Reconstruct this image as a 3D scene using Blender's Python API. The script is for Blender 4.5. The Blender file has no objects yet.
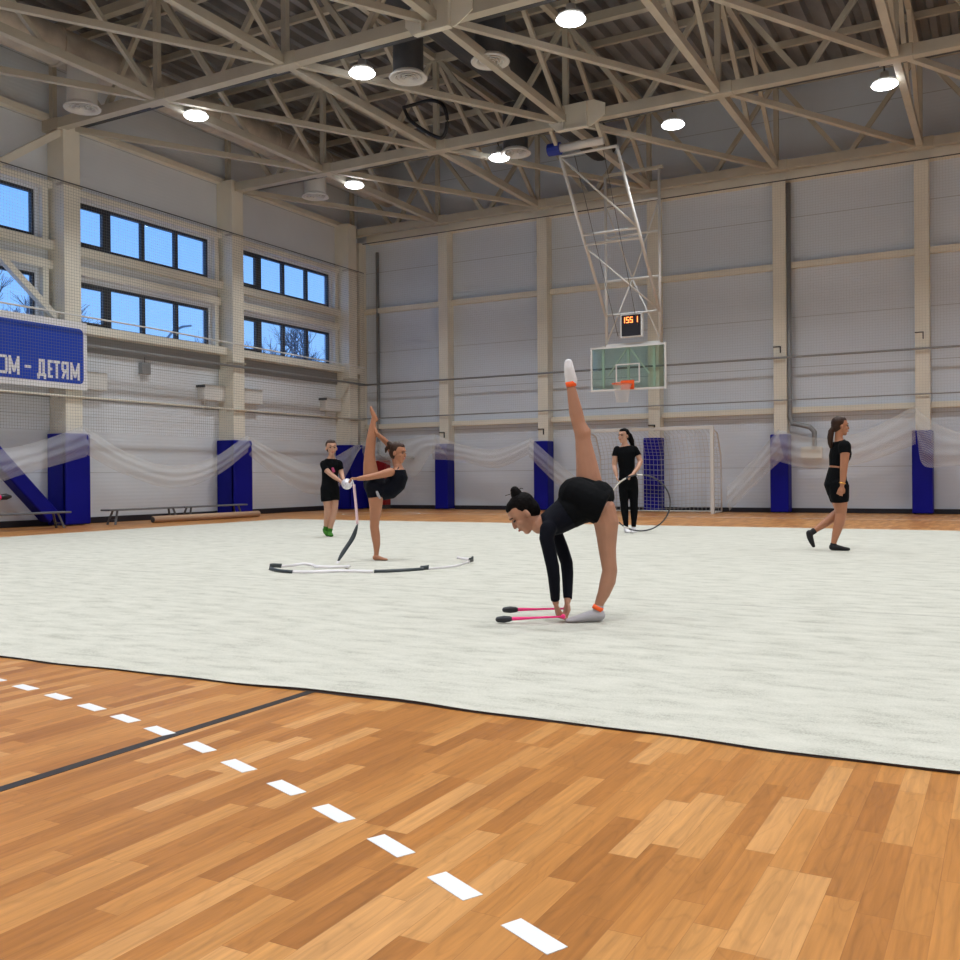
import bpy, bmesh, math, random
from mathutils import Vector, Matrix
random.seed(7)
C = bpy.context.scene.collection
V = Vector
PI = math.pi
TH = math.radians(28.85)

# ------------------------------------------------------------------ materials
def mat(name, col, rough=.5, metal=0., spec=None, emit=None, estr=1.0, bump=None, noise=None, coat=0.):
    m = bpy.data.materials.new(name); m.use_nodes = True
    nt = m.node_tree; b = nt.nodes['Principled BSDF']
    b.inputs['Base Color'].default_value = (*col, 1); b.inputs['Roughness'].default_value = rough
    b.inputs['Metallic'].default_value = metal
    if spec is not None: b.inputs['Specular IOR Level'].default_value = spec
    if coat: b.inputs['Coat Weight'].default_value = coat
    if emit: b.inputs['Emission Color'].default_value = (*emit, 1); b.inputs['Emission Strength'].default_value = estr
    if noise:                                   # (scale, amount): mottled variation of the base colour
        tc = nt.nodes.new('ShaderNodeTexCoord'); n = nt.nodes.new('ShaderNodeTexNoise'); n.inputs['Scale'].default_value = noise[0]
        n.inputs['Detail'].default_value = 4
        r = nt.nodes.new('ShaderNodeMapRange'); r.inputs[1].default_value = .3; r.inputs[2].default_value = .7
        r.inputs[3].default_value = 1 - noise[1]; r.inputs[4].default_value = 1 + noise[1]
        mx = nt.nodes.new('ShaderNodeVectorMath'); mx.operation = 'SCALE'; mx.inputs[0].default_value = col
        L = nt.links.new
        L(tc.outputs['Object'], n.inputs['Vector']); L(n.outputs['Fac'], r.inputs[0]); L(r.outputs[0], mx.inputs['Scale']); L(mx.outputs[0], b.inputs['Base Color'])
    if bump:
        tc = nt.nodes.new('ShaderNodeTexCoord'); n = nt.nodes.new('ShaderNodeTexNoise'); n.inputs['Scale'].default_value = bump[0]
        bp = nt.nodes.new('ShaderNodeBump'); bp.inputs['Strength'].default_value = bump[1]; bp.inputs['Distance'].default_value = .02
        L = nt.links.new
        L(tc.outputs['Object'], n.inputs['Vector']); L(n.outputs['Fac'], bp.inputs['Height']); L(bp.outputs[0], b.inputs['Normal'])
    return m

class N:                                         # tiny node-writing helper
    def __init__(s, m): s.nt = m.node_tree; s.b = s.nt.nodes['Principled BSDF']; s.out = s.nt.nodes['Material Output']
    def new(s, t, **k):
        n = s.nt.nodes.new(t)
        for a, v in k.items(): setattr(n, a, v)
        return n
    def link(s, a, b): s.nt.links.new(a, b)
    def math(s, op, a, b=None):
        n = s.new('ShaderNodeMath', operation=op)
        for i, v in enumerate((a, b)):
            if v is None: continue
            if isinstance(v, (int, float)): n.inputs[i].default_value = v
            else: s.link(v, n.inputs[i])
        return n.outputs[0]
    def xyz(s, kind='Object'):
        tc = s.new('ShaderNodeTexCoord'); sp = s.new('ShaderNodeSeparateXYZ'); s.link(tc.outputs[kind], sp.inputs[0]); return sp.outputs
    def comb(s, x, y, z):
        c = s.new('ShaderNodeCombineXYZ')
        for i, v in enumerate((x, y, z)):
            if isinstance(v, (int, float)): c.inputs[i].default_value = v
            else: s.link(v, c.inputs[i])
        return c.outputs[0]
    def ramp(s, fac, stops):
        r = s.new('ShaderNodeValToRGB'); e = r.color_ramp.elements
        while len(e) < len(stops): e.new(.5)
        for i, (p, c) in enumerate(stops): e[i].position = p; e[i].color = (*c, 1)
        s.link(fac, r.inputs[0]); return r.outputs[0]
    def mix(s, fac, a, b, mode='MIX'):
        n = s.new('ShaderNodeMix', data_type='RGBA', blend_type=mode)
        for i, v in ((0, fac), (6, a), (7, b)):
            if isinstance(v, (int, float)): n.inputs[i].default_value = v
            elif isinstance(v, tuple): n.inputs[i].default_value = (*v, 1)
            else: s.link(v, n.inputs[i])
        return n.outputs[2]

def floor_mat():
    m = mat('parquet', (.5, .25, .08), .38, spec=.35); n = N(m); x, y, z = n.xyz()
    W, LN = .072, .44
    row = n.math('FLOOR', n.math('DIVIDE', x, W))
    wn = n.new('ShaderNodeTexWhiteNoise', noise_dimensions='1D'); n.link(row, wn.inputs['W'])
    yy = n.math('ADD', n.math('DIVIDE', y, LN), n.math('MULTIPLY', wn.outputs['Value'], 7.3))
    col = n.math('FLOOR', yy)
    w2 = n.new('ShaderNodeTexWhiteNoise', noise_dimensions='2D'); n.link(n.comb(row, col, 0), w2.inputs['Vector'])
    base = n.ramp(w2.outputs['Value'], [(0, (.335, .128, .026)), (.3, (.415, .168, .037)), (.6, (.475, .203, .049)), (.85, (.53, .25, .072)), (1, (.59, .30, .105))])
    # grain: long fibres and cathedral rings, shifted per strip
    shift = n.math('MULTIPLY', w2.outputs['Value'], 37.)
    g = n.new('ShaderNodeTexNoise'); g.inputs['Scale'].default_value = 1.; g.inputs['Detail'].default_value = 5; g.inputs['Roughness'].default_value = .6
    n.link(n.comb(n.math('ADD', n.math('MULTIPLY', x, 60), shift), n.math('MULTIPLY', y, 3.), shift), g.inputs['Vector'])
    r2 = n.new('ShaderNodeTexNoise'); r2.inputs['Scale'].default_value = 1.; r2.inputs['Detail'].default_value = 1
    n.link(n.comb(n.math('ADD', n.math('MULTIPLY', x, 14), shift), n.math('MULTIPLY', y, 2.6), shift), r2.inputs['Vector'])
    rings = n.math('SINE', n.math('MULTIPLY', r2.outputs['Fac'], 48.))
    rv = n.math('MULTIPLY', n.math('POWER', n.math('MAXIMUM', rings, 0), 4.), .10)
    gv = n.math('MULTIPLY', n.math('SUBTRACT', g.outputs['Fac'], .5), .9)
    val = n.math('SUBTRACT', n.math('ADD', 1., gv), rv)
    sc = n.new('ShaderNodeVectorMath', operation='SCALE'); n.link(base, sc.inputs[0]); n.link(val, sc.inputs['Scale'])
    fx = n.math('FRACT', n.math('DIVIDE', x, W)); fy = n.math('FRACT', yy)
    gap = n.math('MAXIMUM', n.math('LESS_THAN', fx, .022), n.math('LESS_THAN', fy, .0045))
    c = n.mix(n.math('MULTIPLY', gap, .45), sc.outputs[0], (.22, .08, .02))
    n.link(c, n.b.inputs['Base Color'])
    return m

def carpet_mat():
    m = mat('carpet_pile', (.66, .66, .6), .95, spec=.1); n = N(m); x, y, z = n.xyz()
    a = n.new('ShaderNodeTexNoise'); a.inputs['Scale'].default_value = 1; a.inputs['Detail'].default_value = 6; a.inputs['Roughness'].default_value = .65
    n.link(n.comb(n.math('MULTIPLY', x, 3.4), n.math('MULTIPLY', y, 9.), 0), a.inputs['Vector'])
    f = n.new('ShaderNodeTexNoise'); f.inputs['Scale'].default_value = 160; f.inputs['Detail'].default_value = 2
    tc = n.new('ShaderNodeTexCoord'); n.link(tc.outputs['Object'], f.inputs['Vector'])
    v = n.math('ADD', n.math('MULTIPLY', a.outputs['Fac'], .62), n.math('MULTIPLY', f.outputs['Fac'], .38))
    c = n.ramp(v, [(.36, (.375, .37, .315)), (.47, (.515, .51, .445)), (.64, (.60, .59, .52))])
    # seams between the joined rolls (every 1.85 m)
    s = n.math('LESS_THAN', n.math('FRACT', n.math('DIVIDE', n.math('ADD', y, .67), 3.7)), .006)
    c = n.mix(n.math('MULTIPLY', s, .6), c, (.3, .29, .26))
    n.link(c, n.b.inputs['Base Color'])
    b = n.new('ShaderNodeBump'); b.inputs['Strength'].default_value = .5; b.inputs['Distance'].default_value = .01
    n.link(v, b.inputs['Height']); n.link(b.outputs[0], n.b.inputs['Normal'])
    return m

def panel_mat(name, col, axis, seam):
    """Ribbed sandwich panel: fine horizontal ribs, one dark joint per panel height."""
    m = mat(name, col, .42, spec=.4); n = N(m); x, y, z = n.xyz()
    fz = n.math('FRACT', n.math('DIVIDE', n.math('ADD', z, .12), seam))
    s = n.math('LESS_THAN', fz, .014)
    nz = n.new('ShaderNodeTexNoise'); nz.inputs['Scale'].default_value = .7; nz.inputs['Detail'].default_value = 3
    tc = n.new('ShaderNodeTexCoord'); n.link(tc.outputs['Object'], nz.inputs['Vector'])
    v = n.math('ADD', .93, n.math('MULTIPLY', nz.outputs['Fac'], .14))
    sc = n.new('ShaderNodeVectorMath', operation='SCALE'); sc.inputs[0].default_value = col; n.link(v, sc.inputs['Scale'])
    n.link(n.mix(n.math('MULTIPLY', s, .45), sc.outputs[0], (.16, .16, .16)), n.b.inputs['Base Color'])
    rib = n.math('SINE', n.math('MULTIPLY', z, 2 * PI / .08))
    b = n.new('ShaderNodeBump'); b.inputs['Strength'].default_value = .07; b.inputs['Distance'].default_value = .01
    n.link(rib, b.inputs['Height']); n.link(b.outputs[0], n.b.inputs['Normal'])
    return m

def net_mat(name, col, cell, line, alpha=1., diag=False, veil=0.):
    """Knotted net: threads opaque, holes see-through. UV in metres."""
    m = bpy.data.materials.new(name); m.use_nodes = True; n = N(m)
    tc = n.new('ShaderNodeTexCoord'); sp = n.new('ShaderNodeSeparateXYZ'); n.link(tc.outputs['UV'], sp.inputs[0])
    u, v = sp.outputs[0], sp.outputs[1]
    if diag: u, v = n.math('ADD', u, v), n.math('SUBTRACT', u, v)
    a = n.math('LESS_THAN', n.math('FRACT', n.math('DIVIDE', u, cell)), line / cell)
    b = n.math('LESS_THAN', n.math('FRACT', n.math('DIVIDE', v, cell)), line / cell)
    fac = n.math('MAXIMUM', n.math('MULTIPLY', n.math('MAXIMUM', a, b), alpha), veil)
    d = n.new('ShaderNodeBsdfDiffuse'); d.inputs[0].default_value = (*col, 1)
    tl = n.new('ShaderNodeBsdfTranslucent'); tl.inputs[0].default_value = (*col, 1)
    ad = n.new('ShaderNodeMixShader'); ad.inputs[0].default_value = .4; n.link(d.outputs[0], ad.inputs[1]); n.link(tl.outputs[0], ad.inputs[2])
    t = n.new('ShaderNodeBsdfTransparent'); mx = n.new('ShaderNodeMixShader')
    n.link(fac, mx.inputs[0]); n.link(t.outputs[0], mx.inputs[1]); n.link(ad.outputs[0], mx.inputs[2]); n.link(mx.outputs[0], n.out.inputs[0])
    n.nt.nodes.remove(n.b)
    return m

def glass_mat(name, tint=(1, 1, 1), refl=.06):
    m = bpy.data.materials.new(name); m.use_nodes = True; n = N(m)
    t = n.new('ShaderNodeBsdfTransparent'); t.inputs[0].default_value = (*tint, 1)
    g = n.new('ShaderNodeBsdfGlossy'); g.inputs['Roughness'].default_value = .02
    mx = n.new('ShaderNodeMixShader'); mx.inputs[0].default_value = refl
    n.link(t.outputs[0], mx.inputs[1]); n.link(g.outputs[0], mx.inputs[2]); n.link(mx.outputs[0], n.out.inputs[0]); n.nt.nodes.remove(n.b)
    return m

M = dict(
    floor=floor_mat(), carpet=carpet_mat(), carpet_edge=mat('carpet_edge', (.035, .02, .015), .9),
    wall=panel_mat('wall_panel', (.66, .725, .81), 0, 1.19), wall2=panel_mat('wall_panel_long', (.72, .765, .82), 0, 1.19),
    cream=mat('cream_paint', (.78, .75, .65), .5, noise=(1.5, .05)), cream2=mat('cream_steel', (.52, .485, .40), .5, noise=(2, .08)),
    deck=mat('galvanised_deck', (.27, .27, .275), .5, .3, noise=(.6, .3)),
    blue=mat('blue_vinyl', (.002, .004, .25), .5, spec=.22, noise=(1.2, .08)), black=mat('black_rubber', (.012, .012, .02), .6),
    white=mat('white_enamel', (.72, .72, .70), .4), grey=mat('grey_metal', (.28, .29, .30), .45, .3), darkgrey=mat('dark_grey', (.06, .065, .07), .5),
    cable=mat('black_cable', (.012, .012, .014), .5), foil=mat('duct_foil', (.62, .56, .48), .45, .25, bump=(4, .7), noise=(2, .25)),
    duct=mat('dark_duct', (.075, .08, .09), .5, .2, noise=(2, .2)), frame=mat('window_frame', (.02, .022, .03), .4),
    glass=glass_mat('window_glass', (.96, .98, 1), .03), board=glass_mat('board_glass', (.79, .90, .84), .04),
    orange=mat('orange_enamel', (.9, .13, .02), .4), red=mat('red_enamel', (.32, .012, .014), .4),
    netw=net_mat('white_net', (.68, .69, .68), .06, .005, .33), netb=net_mat('back_net', (.70, .72, .73), .06, .005, .18),
    swag=net_mat('bunched_net', (.94, .95, .93), .06, .013, .6, True, .22), goalnet=net_mat('goal_net', (.82, .82, .80), .10, .010, .6),
    hoopnet=net_mat('hoop_net', (.85, .82, .78), .05, .009, 1, True),
    plank=mat('bench_grey', (.14, .15, .165), .5), tube=mat('cardboard', (.48, .31, .20), .8), line=mat('white_line', (.78, .80, .82), .4),
    lineb=mat('black_line', (.02, .016, .014), .4), banner=mat('banner_white', (.80, .80, .82), .5), bannerb=mat('banner_blue', (.008, .055, .46), .5),
    lamp=mat('lamp_lens', (1, 1, 1), .4, emit=(.93, .96, 1), estr=9), led=mat('led_digits', (.1, .01, 0), .4, emit=(1, .22, .05), estr=3.5),
    skin=mat('skin_tan', (.42, .205, .125), .5, noise=(9, .06)), skin2=mat('skin_fair', (.52, .28, .185), .5, noise=(9, .05)),
    skin3=mat('skin_brown', (.42, .18, .095), .5, noise=(9, .06)),
    hair=mat('hair_black', (.003, .002, .002), .7, spec=.1, bump=(60, .4)), hairb=mat('hair_brown', (.035, .014, .007), .5, spec=.25, bump=(60, .4)),
    cloth=mat('black_cloth', (.0025, .003, .004), .85, spec=.12, bump=(25, .3)), navy=mat('navy_cloth', (.002, .0028, .0075), .8, spec=.15, bump=(25, .3)),
    sock=mat('sock_grey', (.40, .38, .40), .9), sockw=mat('sock_white', (.75, .74, .76), .9), sockg=mat('sock_green', (.035, .17, .012), .9),
    sockb=mat('sock_black', (.012, .012, .014), .9), neon=mat('neon_orange', (1., .12, .01), .6), eye=mat('eye_dark', (.02, .012, .01), .3),
    lips=mat('lips', (.42, .10, .085), .5), pink=mat('pink_plastic', (.95, .03, .22), .35), clubb=mat('club_black', (.012, .014, .02), .35),
    silver=mat('silver_ball', (.75, .72, .78), .28, .35, noise=(25, .25)), ribw=mat('ribbon_white', (.75, .72, .74), .45), ribb=mat('ribbon_dark', (.03, .04, .045), .4),
    ribp=mat('ribbon_pink', (.85, .62, .66), .45), hoopm=mat('hoop_dark', (.05, .05, .055), .3), hoopl=mat('hoop_pale', (.7, .66, .6), .3),
    bark=mat('bare_bark', (.10, .11, .14), .9), snow=mat('snow_ground', (.6, .65, .75), .9), gold=mat('gold_bracelet', (.7, .35, .06), .3, .6))

# ------------------------------------------------------------------ objects
def link(o, parent=None): C.objects.link(o); o.parent = parent; return o
def tag(o, label, cat, group=None, kind=None):
    o['label'] = label; o['category'] = cat
    if group: o['group'] = group
    if kind: o['kind'] = kind
    return o
def thing(name, label, cat, loc=(0, 0, 0), rz=0, group=None):
    o = bpy.data.objects.new(name, None); o.empty_display_size = .2; o.location = loc; o.rotation_euler = (0, 0, rz)
    C.objects.link(o); return tag(o, label, cat, group)
def obj(name, bm, m, parent=None, smooth=False):
    me = bpy.data.meshes.new(name); bm.to_mesh(me); bm.free()
    for mm in (m if isinstance(m, (list, tuple)) else [m]): me.materials.append(mm)
    if smooth:
        for p in me.polygons: p.use_smooth = True
    return link(bpy.data.objects.new(name, me), parent)
def struct(name, bm, m, parent=None):
    o = obj(name, bm, m, parent)
    if parent is None: o['kind'] = 'structure'
    return o
def dup(root, loc, rz=None, label=None, group=None):
    r = root.copy(); C.objects.link(r); r.location = loc
    if rz is not None: r.rotation_euler = (0, 0, rz)
    if label: r['label'] = label
    if group: r['group'] = group
    for ch in list(root.children):
        c = ch.copy(); C.objects.link(c); c.parent = r
        for g in ch.children:
            d = g.copy(); C.objects.link(d); d.parent = c
    return r
def BM(): return bmesh.new()
def box(bm, x0, x1, y0, y1, z0, z1, mi=0):
    vs = [bm.verts.new(p) for p in ((x0, y0, z0), (x1, y0, z0), (x1, y1, z0), (x0, y1, z0), (x0, y0, z1), (x1, y0, z1), (x1, y1, z1), (x0, y1, z1))]
    for f in ((3, 2, 1, 0), (4, 5, 6, 7), (0, 1, 5, 4), (1, 2, 6, 5), (2, 3, 7, 6), (3, 0, 4, 7)):
        bm.faces.new([vs[i] for i in f]).material_index = mi
    return bm
def bx(*a): return box(BM(), *a)
def bevel(bm, w=.01, s=2): bmesh.ops.bevel(bm, geom=bm.edges[:], offset=w, segments=s, affect='EDGES', profile=.5); return bm
def beam(bm, a, b, w, h=None, up=(0, 0, 1)):
    """square hollow section from a to b"""
    a, b = V(a), V(b); h = h or w; d = (b - a).normalized(); u = V(up)
    if abs(d.dot(u)) > .95: u = V((0, 1, 0))
    s = d.cross(u).normalized() * w / 2; t = s.cross(d).normalized() * h / 2
    q = [[bm.verts.new(p + i * s + j * t) for i, j in ((-1, -1), (1, -1), (1, 1), (-1, 1))] for p in (a, b)]
    for k in range(4): bm.faces.new((q[0][k], q[0][(k + 1) % 4], q[1][(k + 1) % 4], q[1][k]))
    bm.faces.new(q[0][::-1]); bm.faces.new(q[1]); return bm
def loft(bm, pts, seg=14, caps=(1, 1), mi=0):
    """pts: list of (P, r_side, r_thin, thin_dir). Rounded ends where caps are 1, flat where 0."""
    P = [V(p[0]) for p in pts]; R = [(p[1], p[2]) for p in pts]; T = [p[3] and V(p[3]) for p in pts]
    n = len(P); D = []
    for i in range(n): D.append((P[min(i + 1, n - 1)] - P[max(i - 1, 0)]).normalized())
    rings = []
    if caps[0]:
        for a in (80, 55, 28): rings.append((P[0] - D[0] * R[0][1] * math.sin(math.radians(a)), R[0][0] * math.cos(math.radians(a)), R[0][1] * math.cos(math.radians(a)), D[0], T[0]))
    for i in range(n): rings.append((P[i], R[i][0], R[i][1], D[i], T[i]))
    if caps[1]:
        for a in (28, 55, 80): rings.append((P[-1] + D[-1] * R[-1][1] * math.sin(math.radians(a)), R[-1][0] * math.cos(math.radians(a)), R[-1][1] * math.cos(math.radians(a)), D[-1], T[-1]))
    prev = None; first = None
    for c, rs, rt, d, t in rings:
        s = d.cross(t) if t else V((0, 1, 0)) - d * d.y        # no thin direction given: lies in the x-z plane
        if s.length < 1e-4: s = d.cross(V((.3, .5, .8)))
        s.normalize(); tt = s.cross(d).normalized()
        ring = [bm.verts.new(c + s * rs * math.cos(2 * PI * k / seg) + tt * rt * math.sin(2 * PI * k / seg)) for k in range(seg)]
        if prev:
            for k in range(seg): bm.faces.new((prev[k], prev[(k + 1) % seg], ring[(k + 1) % seg], ring[k])).material_index = mi
        else: first = ring
        prev = ring
    bm.faces.new(first[::-1]).material_index = mi; bm.faces.new(prev).material_index = mi
    return bm
def tube(bm, pts, r, seg=10, caps=(0, 0), mi=0):
    pts = [V(p) for p in pts]; rr = r if isinstance(r, (list, tuple)) else [r] * len(pts)
    d = (pts[-1] - pts[0]); t = V((0, 0, 1)) if abs(d.normalized().z) < .9 else V((0, 1, 0))
    return loft(bm, [(p, q, q, t) for p, q in zip(pts, rr)], seg, caps, mi)
def ellipsoid(bm, c, rad, axes=None, seg=16, mi=0):
    """axes: three unit vectors for the radii"""
    ax = axes or (V((1, 0, 0)), V((0, 1, 0)), V((0, 0, 1)))
    m = Matrix([[ax[j][i] * rad[j] for j in range(3)] + [c[i]] for i in range(3)] + [[0, 0, 0, 1]])
    g = bmesh.ops.create_uvsphere(bm, u_segments=seg, v_segments=seg // 2 + 2, radius=1, matrix=m)
    for v in g['verts']:
        for f in v.link_faces: f.material_index = mi
    return bm
def lathe(bm, prof, c=(0, 0, 0), seg=28, mi=0):
    prev = None; c = V(c)
    for r, z in prof:
        ring = [bm.verts.new(c + V((r * math.cos(2 * PI * k / seg), r * math.sin(2 * PI * k / seg), z))) for k in range(seg)]
        if prev:
            for k in range(seg): bm.faces.new((prev[k], prev[(k + 1) % seg], ring[(k + 1) % seg], ring[k])).material_index = mi
        prev = ring
    return bm
def uvgrid(bm, f, nu, nv, su, sv):
    """surface f(u,v) with UVs in metres (su, sv the lengths)"""
    uv = bm.loops.layers.uv.verify(); g = [[bm.verts.new(f(i / nu, j / nv)) for j in range(nv + 1)] for i in range(nu + 1)]
    for i in range(nu):
        for j in range(nv):
            fc = bm.faces.new((g[i][j], g[i + 1][j], g[i + 1][j + 1], g[i][j + 1])); fc.smooth = True
            for l, (a, b) in zip(fc.loops, ((i, j), (i + 1, j), (i + 1, j + 1), (i, j + 1))): l[uv].uv = (a / nu * su, b / nv * sv)
    return bm
def smooth(pts, k=5):
    out = []
    for i in range(len(pts) - 1):
        p = [V(pts[max(i - 1, 0)]), V(pts[i]), V(pts[i + 1]), V(pts[min(i + 2, len(pts) - 1)])]
        for j in range(k):
            s = j / k; out.append(.5 * ((2 * p[1]) + (-p[0] + p[2]) * s + (2 * p[0] - 5 * p[1] + 4 * p[2] - p[3]) * s * s + (-p[0] + 3 * p[1] - 3 * p[2] + p[3]) * s ** 3))
    return out + [V(pts[-1])]
def ordinal(i): return ['first', 'second', 'third', 'fourth', 'fifth', 'sixth', 'seventh', 'eighth', 'ninth'][i]

# ------------------------------------------------------------------ room shell
XL, XR, YF, YB, HT = -17.2, 8.0, -5.0, 23.7, 10.45
fl = struct('floor', bx(XL - .2, XR + .2, YF - .2, YB + .2, -.2, 0), M['floor'])
def marking(x, y, ang, w, l, m):
    bm = BM(); c, s = math.cos(ang), math.sin(ang)
    q = [(x + a * c - b * s, y + a * s + b * c) for a, b in ((-l / 2, -w / 2), (l / 2, -w / 2), (l / 2, w / 2), (-l / 2, w / 2))]
    lo = [bm.verts.new((*p, .0002)) for p in q]; hi = [bm.verts.new((*p, .0016)) for p in q]
    bm.faces.new(hi)
    for k in range(4): bm.faces.new((lo[k], lo[(k + 1) % 4], hi[(k + 1) % 4], hi[k]))
    return bm
D = [(-.30, 1.45), (-.57, 1.60), (-.84, 1.73), (-1.10, 1.86), (-1.36, 1.99), (-1.63, 2.11), (-1.89, 2.22), (-2.17, 2.32), (-2.44, 2.42), (-2.73, 2.51), (-2.99, 2.58), (-3.26, 2.645), (-3.55, 2.71), (-3.84, 2.765), (-4.13, 2.81), (-4.42, 2.85)]
for i, (x, y) in enumerate(D):
    a, b = D[max(i - 1, 0)], D[min(i + 1, len(D) - 1)]
    o = obj('court_dash', marking(x, y, math.atan2(b[1] - a[1], b[0] - a[0]), .052, .150, M['line']), M['line'], fl); o['label'] = 'white dash of the curved court line'
o = obj('court_line', bx(-2.665, -2.62, -4, 5, .0002, .0014), M['lineb'], fl); o['label'] = 'black court line'
def fine_line(x0, x1, y0, y1, z=.0014): return bx(x0, x1, y0, y1, .0002, z)
o = obj('court_line', fine_line(-16.9, 6, 20.6, 20.64), M['line'], fl); o['label'] = 'thin pale court line beyond the carpet'
bm = BM(); ring = []
for k in range(49):                       # basket circle beyond the carpet
    a = PI * k / 48 + PI; ring.append([bm.verts.new((-14.0 + r * math.cos(2 * a), 20.2 + r * math.sin(2 * a), .002)) for r in (.95, 1.0)])
for k in range(48): bm.faces.new((ring[k][0], ring[k][1], ring[k + 1][1], ring[k + 1][0]))
o = obj('court_circle', bm, M['line'], fl); o['label'] = 'thin pale court circle'

# walls
wins = [(13.5, 17.5), (18.35, 22.3), (8.7, 12.7), (3.9, 7.9), (-.9, 3.1)]
LV = ((4.18, 5.12), (5.86, 6.80))
bm = BM()
box(bm, XL - .2, XL, YF - .2, YB + .2, 0, LV[0][0]); box(bm, XL - .2, XL, YF - .2, YB + .2, LV[0][1], LV[1][0]); box(bm, XL - .2, XL, YF - .2, YB + .2, LV[1][1], HT)
ys = sorted(wins)
edges = [YF - .2] + [v for w in ys for v in w] + [YB + .2]
for k in range(0, len(edges), 2):
    for z0, z1 in LV: box(bm, XL - .2, XL, edges[k], edges[k + 1], z0, z1)
struct('wall_left', bm, M['wall2'])
struct('wall_back', bx(XL - .2, XR + .2, YB, YB + .2, 0, HT), M['wall'])
struct('wall_right', bx(XR, XR + .2, YF - .2, YB, 0, HT), M['wall'])
struct('wall_front', bx(XL, XR, YF - .2, YF, 0, HT), M['wall'])
# trapezoidal roof deck, ribs running away from the camera
bm = BM(); prof = []; x = XL - .2
while x < XR + .2:
    prof += [(x, 0), (x + .13, 0), (x + .18, .15), (x + .34, .15), (x + .39, 0)]; x += .39
lo = [[bm.verts.new((px, yy, HT - .15 + pz)) for px, pz in prof] for yy in (YF - .2, YB + .2)]
for k in range(len(prof) - 1):
    if abs(prof[k][0] - prof[k + 1][0]) > 1e-6: bm.faces.new((lo[0][k], lo[0][k + 1], lo[1][k + 1], lo[1][k]))
box(bm, XL - .2, XR + .2, YF - .2, YB + .2, HT + .02, HT + .1)
struct('ceiling', bm, M['deck'])
struct('baseboard_back', bx(XL, XR, YB - .04, YB, 0, .11), M['black'])
struct('baseboard_left', bx(XL, XL + .04, YF, YB - .04, 0, .13), M['black'])

# trims: girts on the back wall, left wall surrounds
def trim(n, *b): return struct('trim_%d' % n, bx(*b), M['cream'])
tn = 1
for z in (2.36, 5.80): trim(tn, XL, XR, YB - .14, YB, z, z + .14); tn += 1
trim(tn, XL + .5, XR, YB - .24, YB, 7.86, 8.08); tn += 1
trim(tn, XL, XL + .16, YF, YB, 8.24, 8.36); tn += 1
for z0, z1, d in ((6.86, 7.0, .16), (5.62, 5.80, .2), (5.22, 5.40, .16), (3.98, 4.16, .34)):
    trim(tn, XL, XL + d, YF, YB - .3, z0, z1); tn += 1
for y0, y1 in wins[:4]:
    for yy in (y0 - .22, y1 + .08): 
        for z0, z1 in ((5.80, 6.86), (4.16, 5.22)): trim(tn, XL, XL + .13, yy, yy + .14, z0, z1); tn += 1
struct('trim_%d' % tn, bx(XL, XL + .06, YF, YB - .3, 3.64, 3.98), M['grey']); tn += 1
struct('trim_%d' % tn, bx(XL, XL + .02, YF, YB - .3, 2.62, 2.655), M['grey']); tn += 1

k = 1
for y0, y1 in wins[:4]:
    for z0, z1 in LV:
        bm = BM(); w = .06; X0, X1 = XL - .12, XL - .03
        box(bm, X0, X1, y0, y1, z0, z0 + w); box(bm, X0, X1, y0, y1, z1 - w, z1)
        for q in range(5):
            yy = y0 + (y1 - y0) * q / 4; ww = .05 if q != 1 else .11
            box(bm, X0, X1, max(y0, yy - ww), min(y1, yy + ww * .9), z0 + w, z1 - w)
        box(bm, X0, X1, y0 + .05, y0 + .15, z0 + w, z1 - w); box(bm, X0 + .02, X1 - .0, y0 + .1, y0 + 1, z0 + w, z0 + w + .05); box(bm, X0 + .02, X1 - .0, y0 + .1, y0 + 1, z1 - w - .05, z1 - w)
        wobj = struct('window_%d' % k, bm, M['frame'])
        obj('pane', bx(XL - .085, XL - .075, y0 + .04, y1 - .04, z0 + .04, z1 - .04), M['glass'], wobj)
        k += 1

# columns
LC = [(13.2, 'the banner hangs on'), (18.0, 'between the two full window bays'), (22.75, 'nearest the room corner')]
for y, wh in [(-1.2, 0), (3.6, 0), (8.4, 0)] + LC:
    o = obj('steel_column', bevel(bx(XL, XL + .5, y - .2, y + .2, 0, 8.28), .012), M['cream'])
    tag(o, 'cream steel column on the window wall, the one ' + (wh or 'at y %d' % y), 'column', 'columns of the window wall') if wh else tag(o, 'cream steel column on the window wall before the banner bay', 'column', 'columns of the window wall')
    if wh:
        bm = BM()
        for z in (2.58, 3.75, 6.9): box(bm, XL + .3, XL + .53, y - .23, y + .23, z, z + .05)
        obj('bracket_band', bm, M['cream2'], o)
BC = [-17.05, -14.02, -10.93, -7.85, -4.75, -1.68, 1.45, 4.55]
BCL = ['in the room corner', 'nearest the room corner, past the corner one', 'left of the hanging basket', 'directly behind the hanging basket', 'with the grey riser pipe', 'behind the walking girl', 'beyond the walking girl', 'last to the right']
for i, x in enumerate(BC):
    o = obj('steel_column', bevel(bx(x - .15, x + .15, YB - .34, YB, 0, 7.9), .01), M['cream'])
    tag(o, 'slim cream steel column on the far wall, ' + BCL[i], 'column', 'columns of the far wall')

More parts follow.
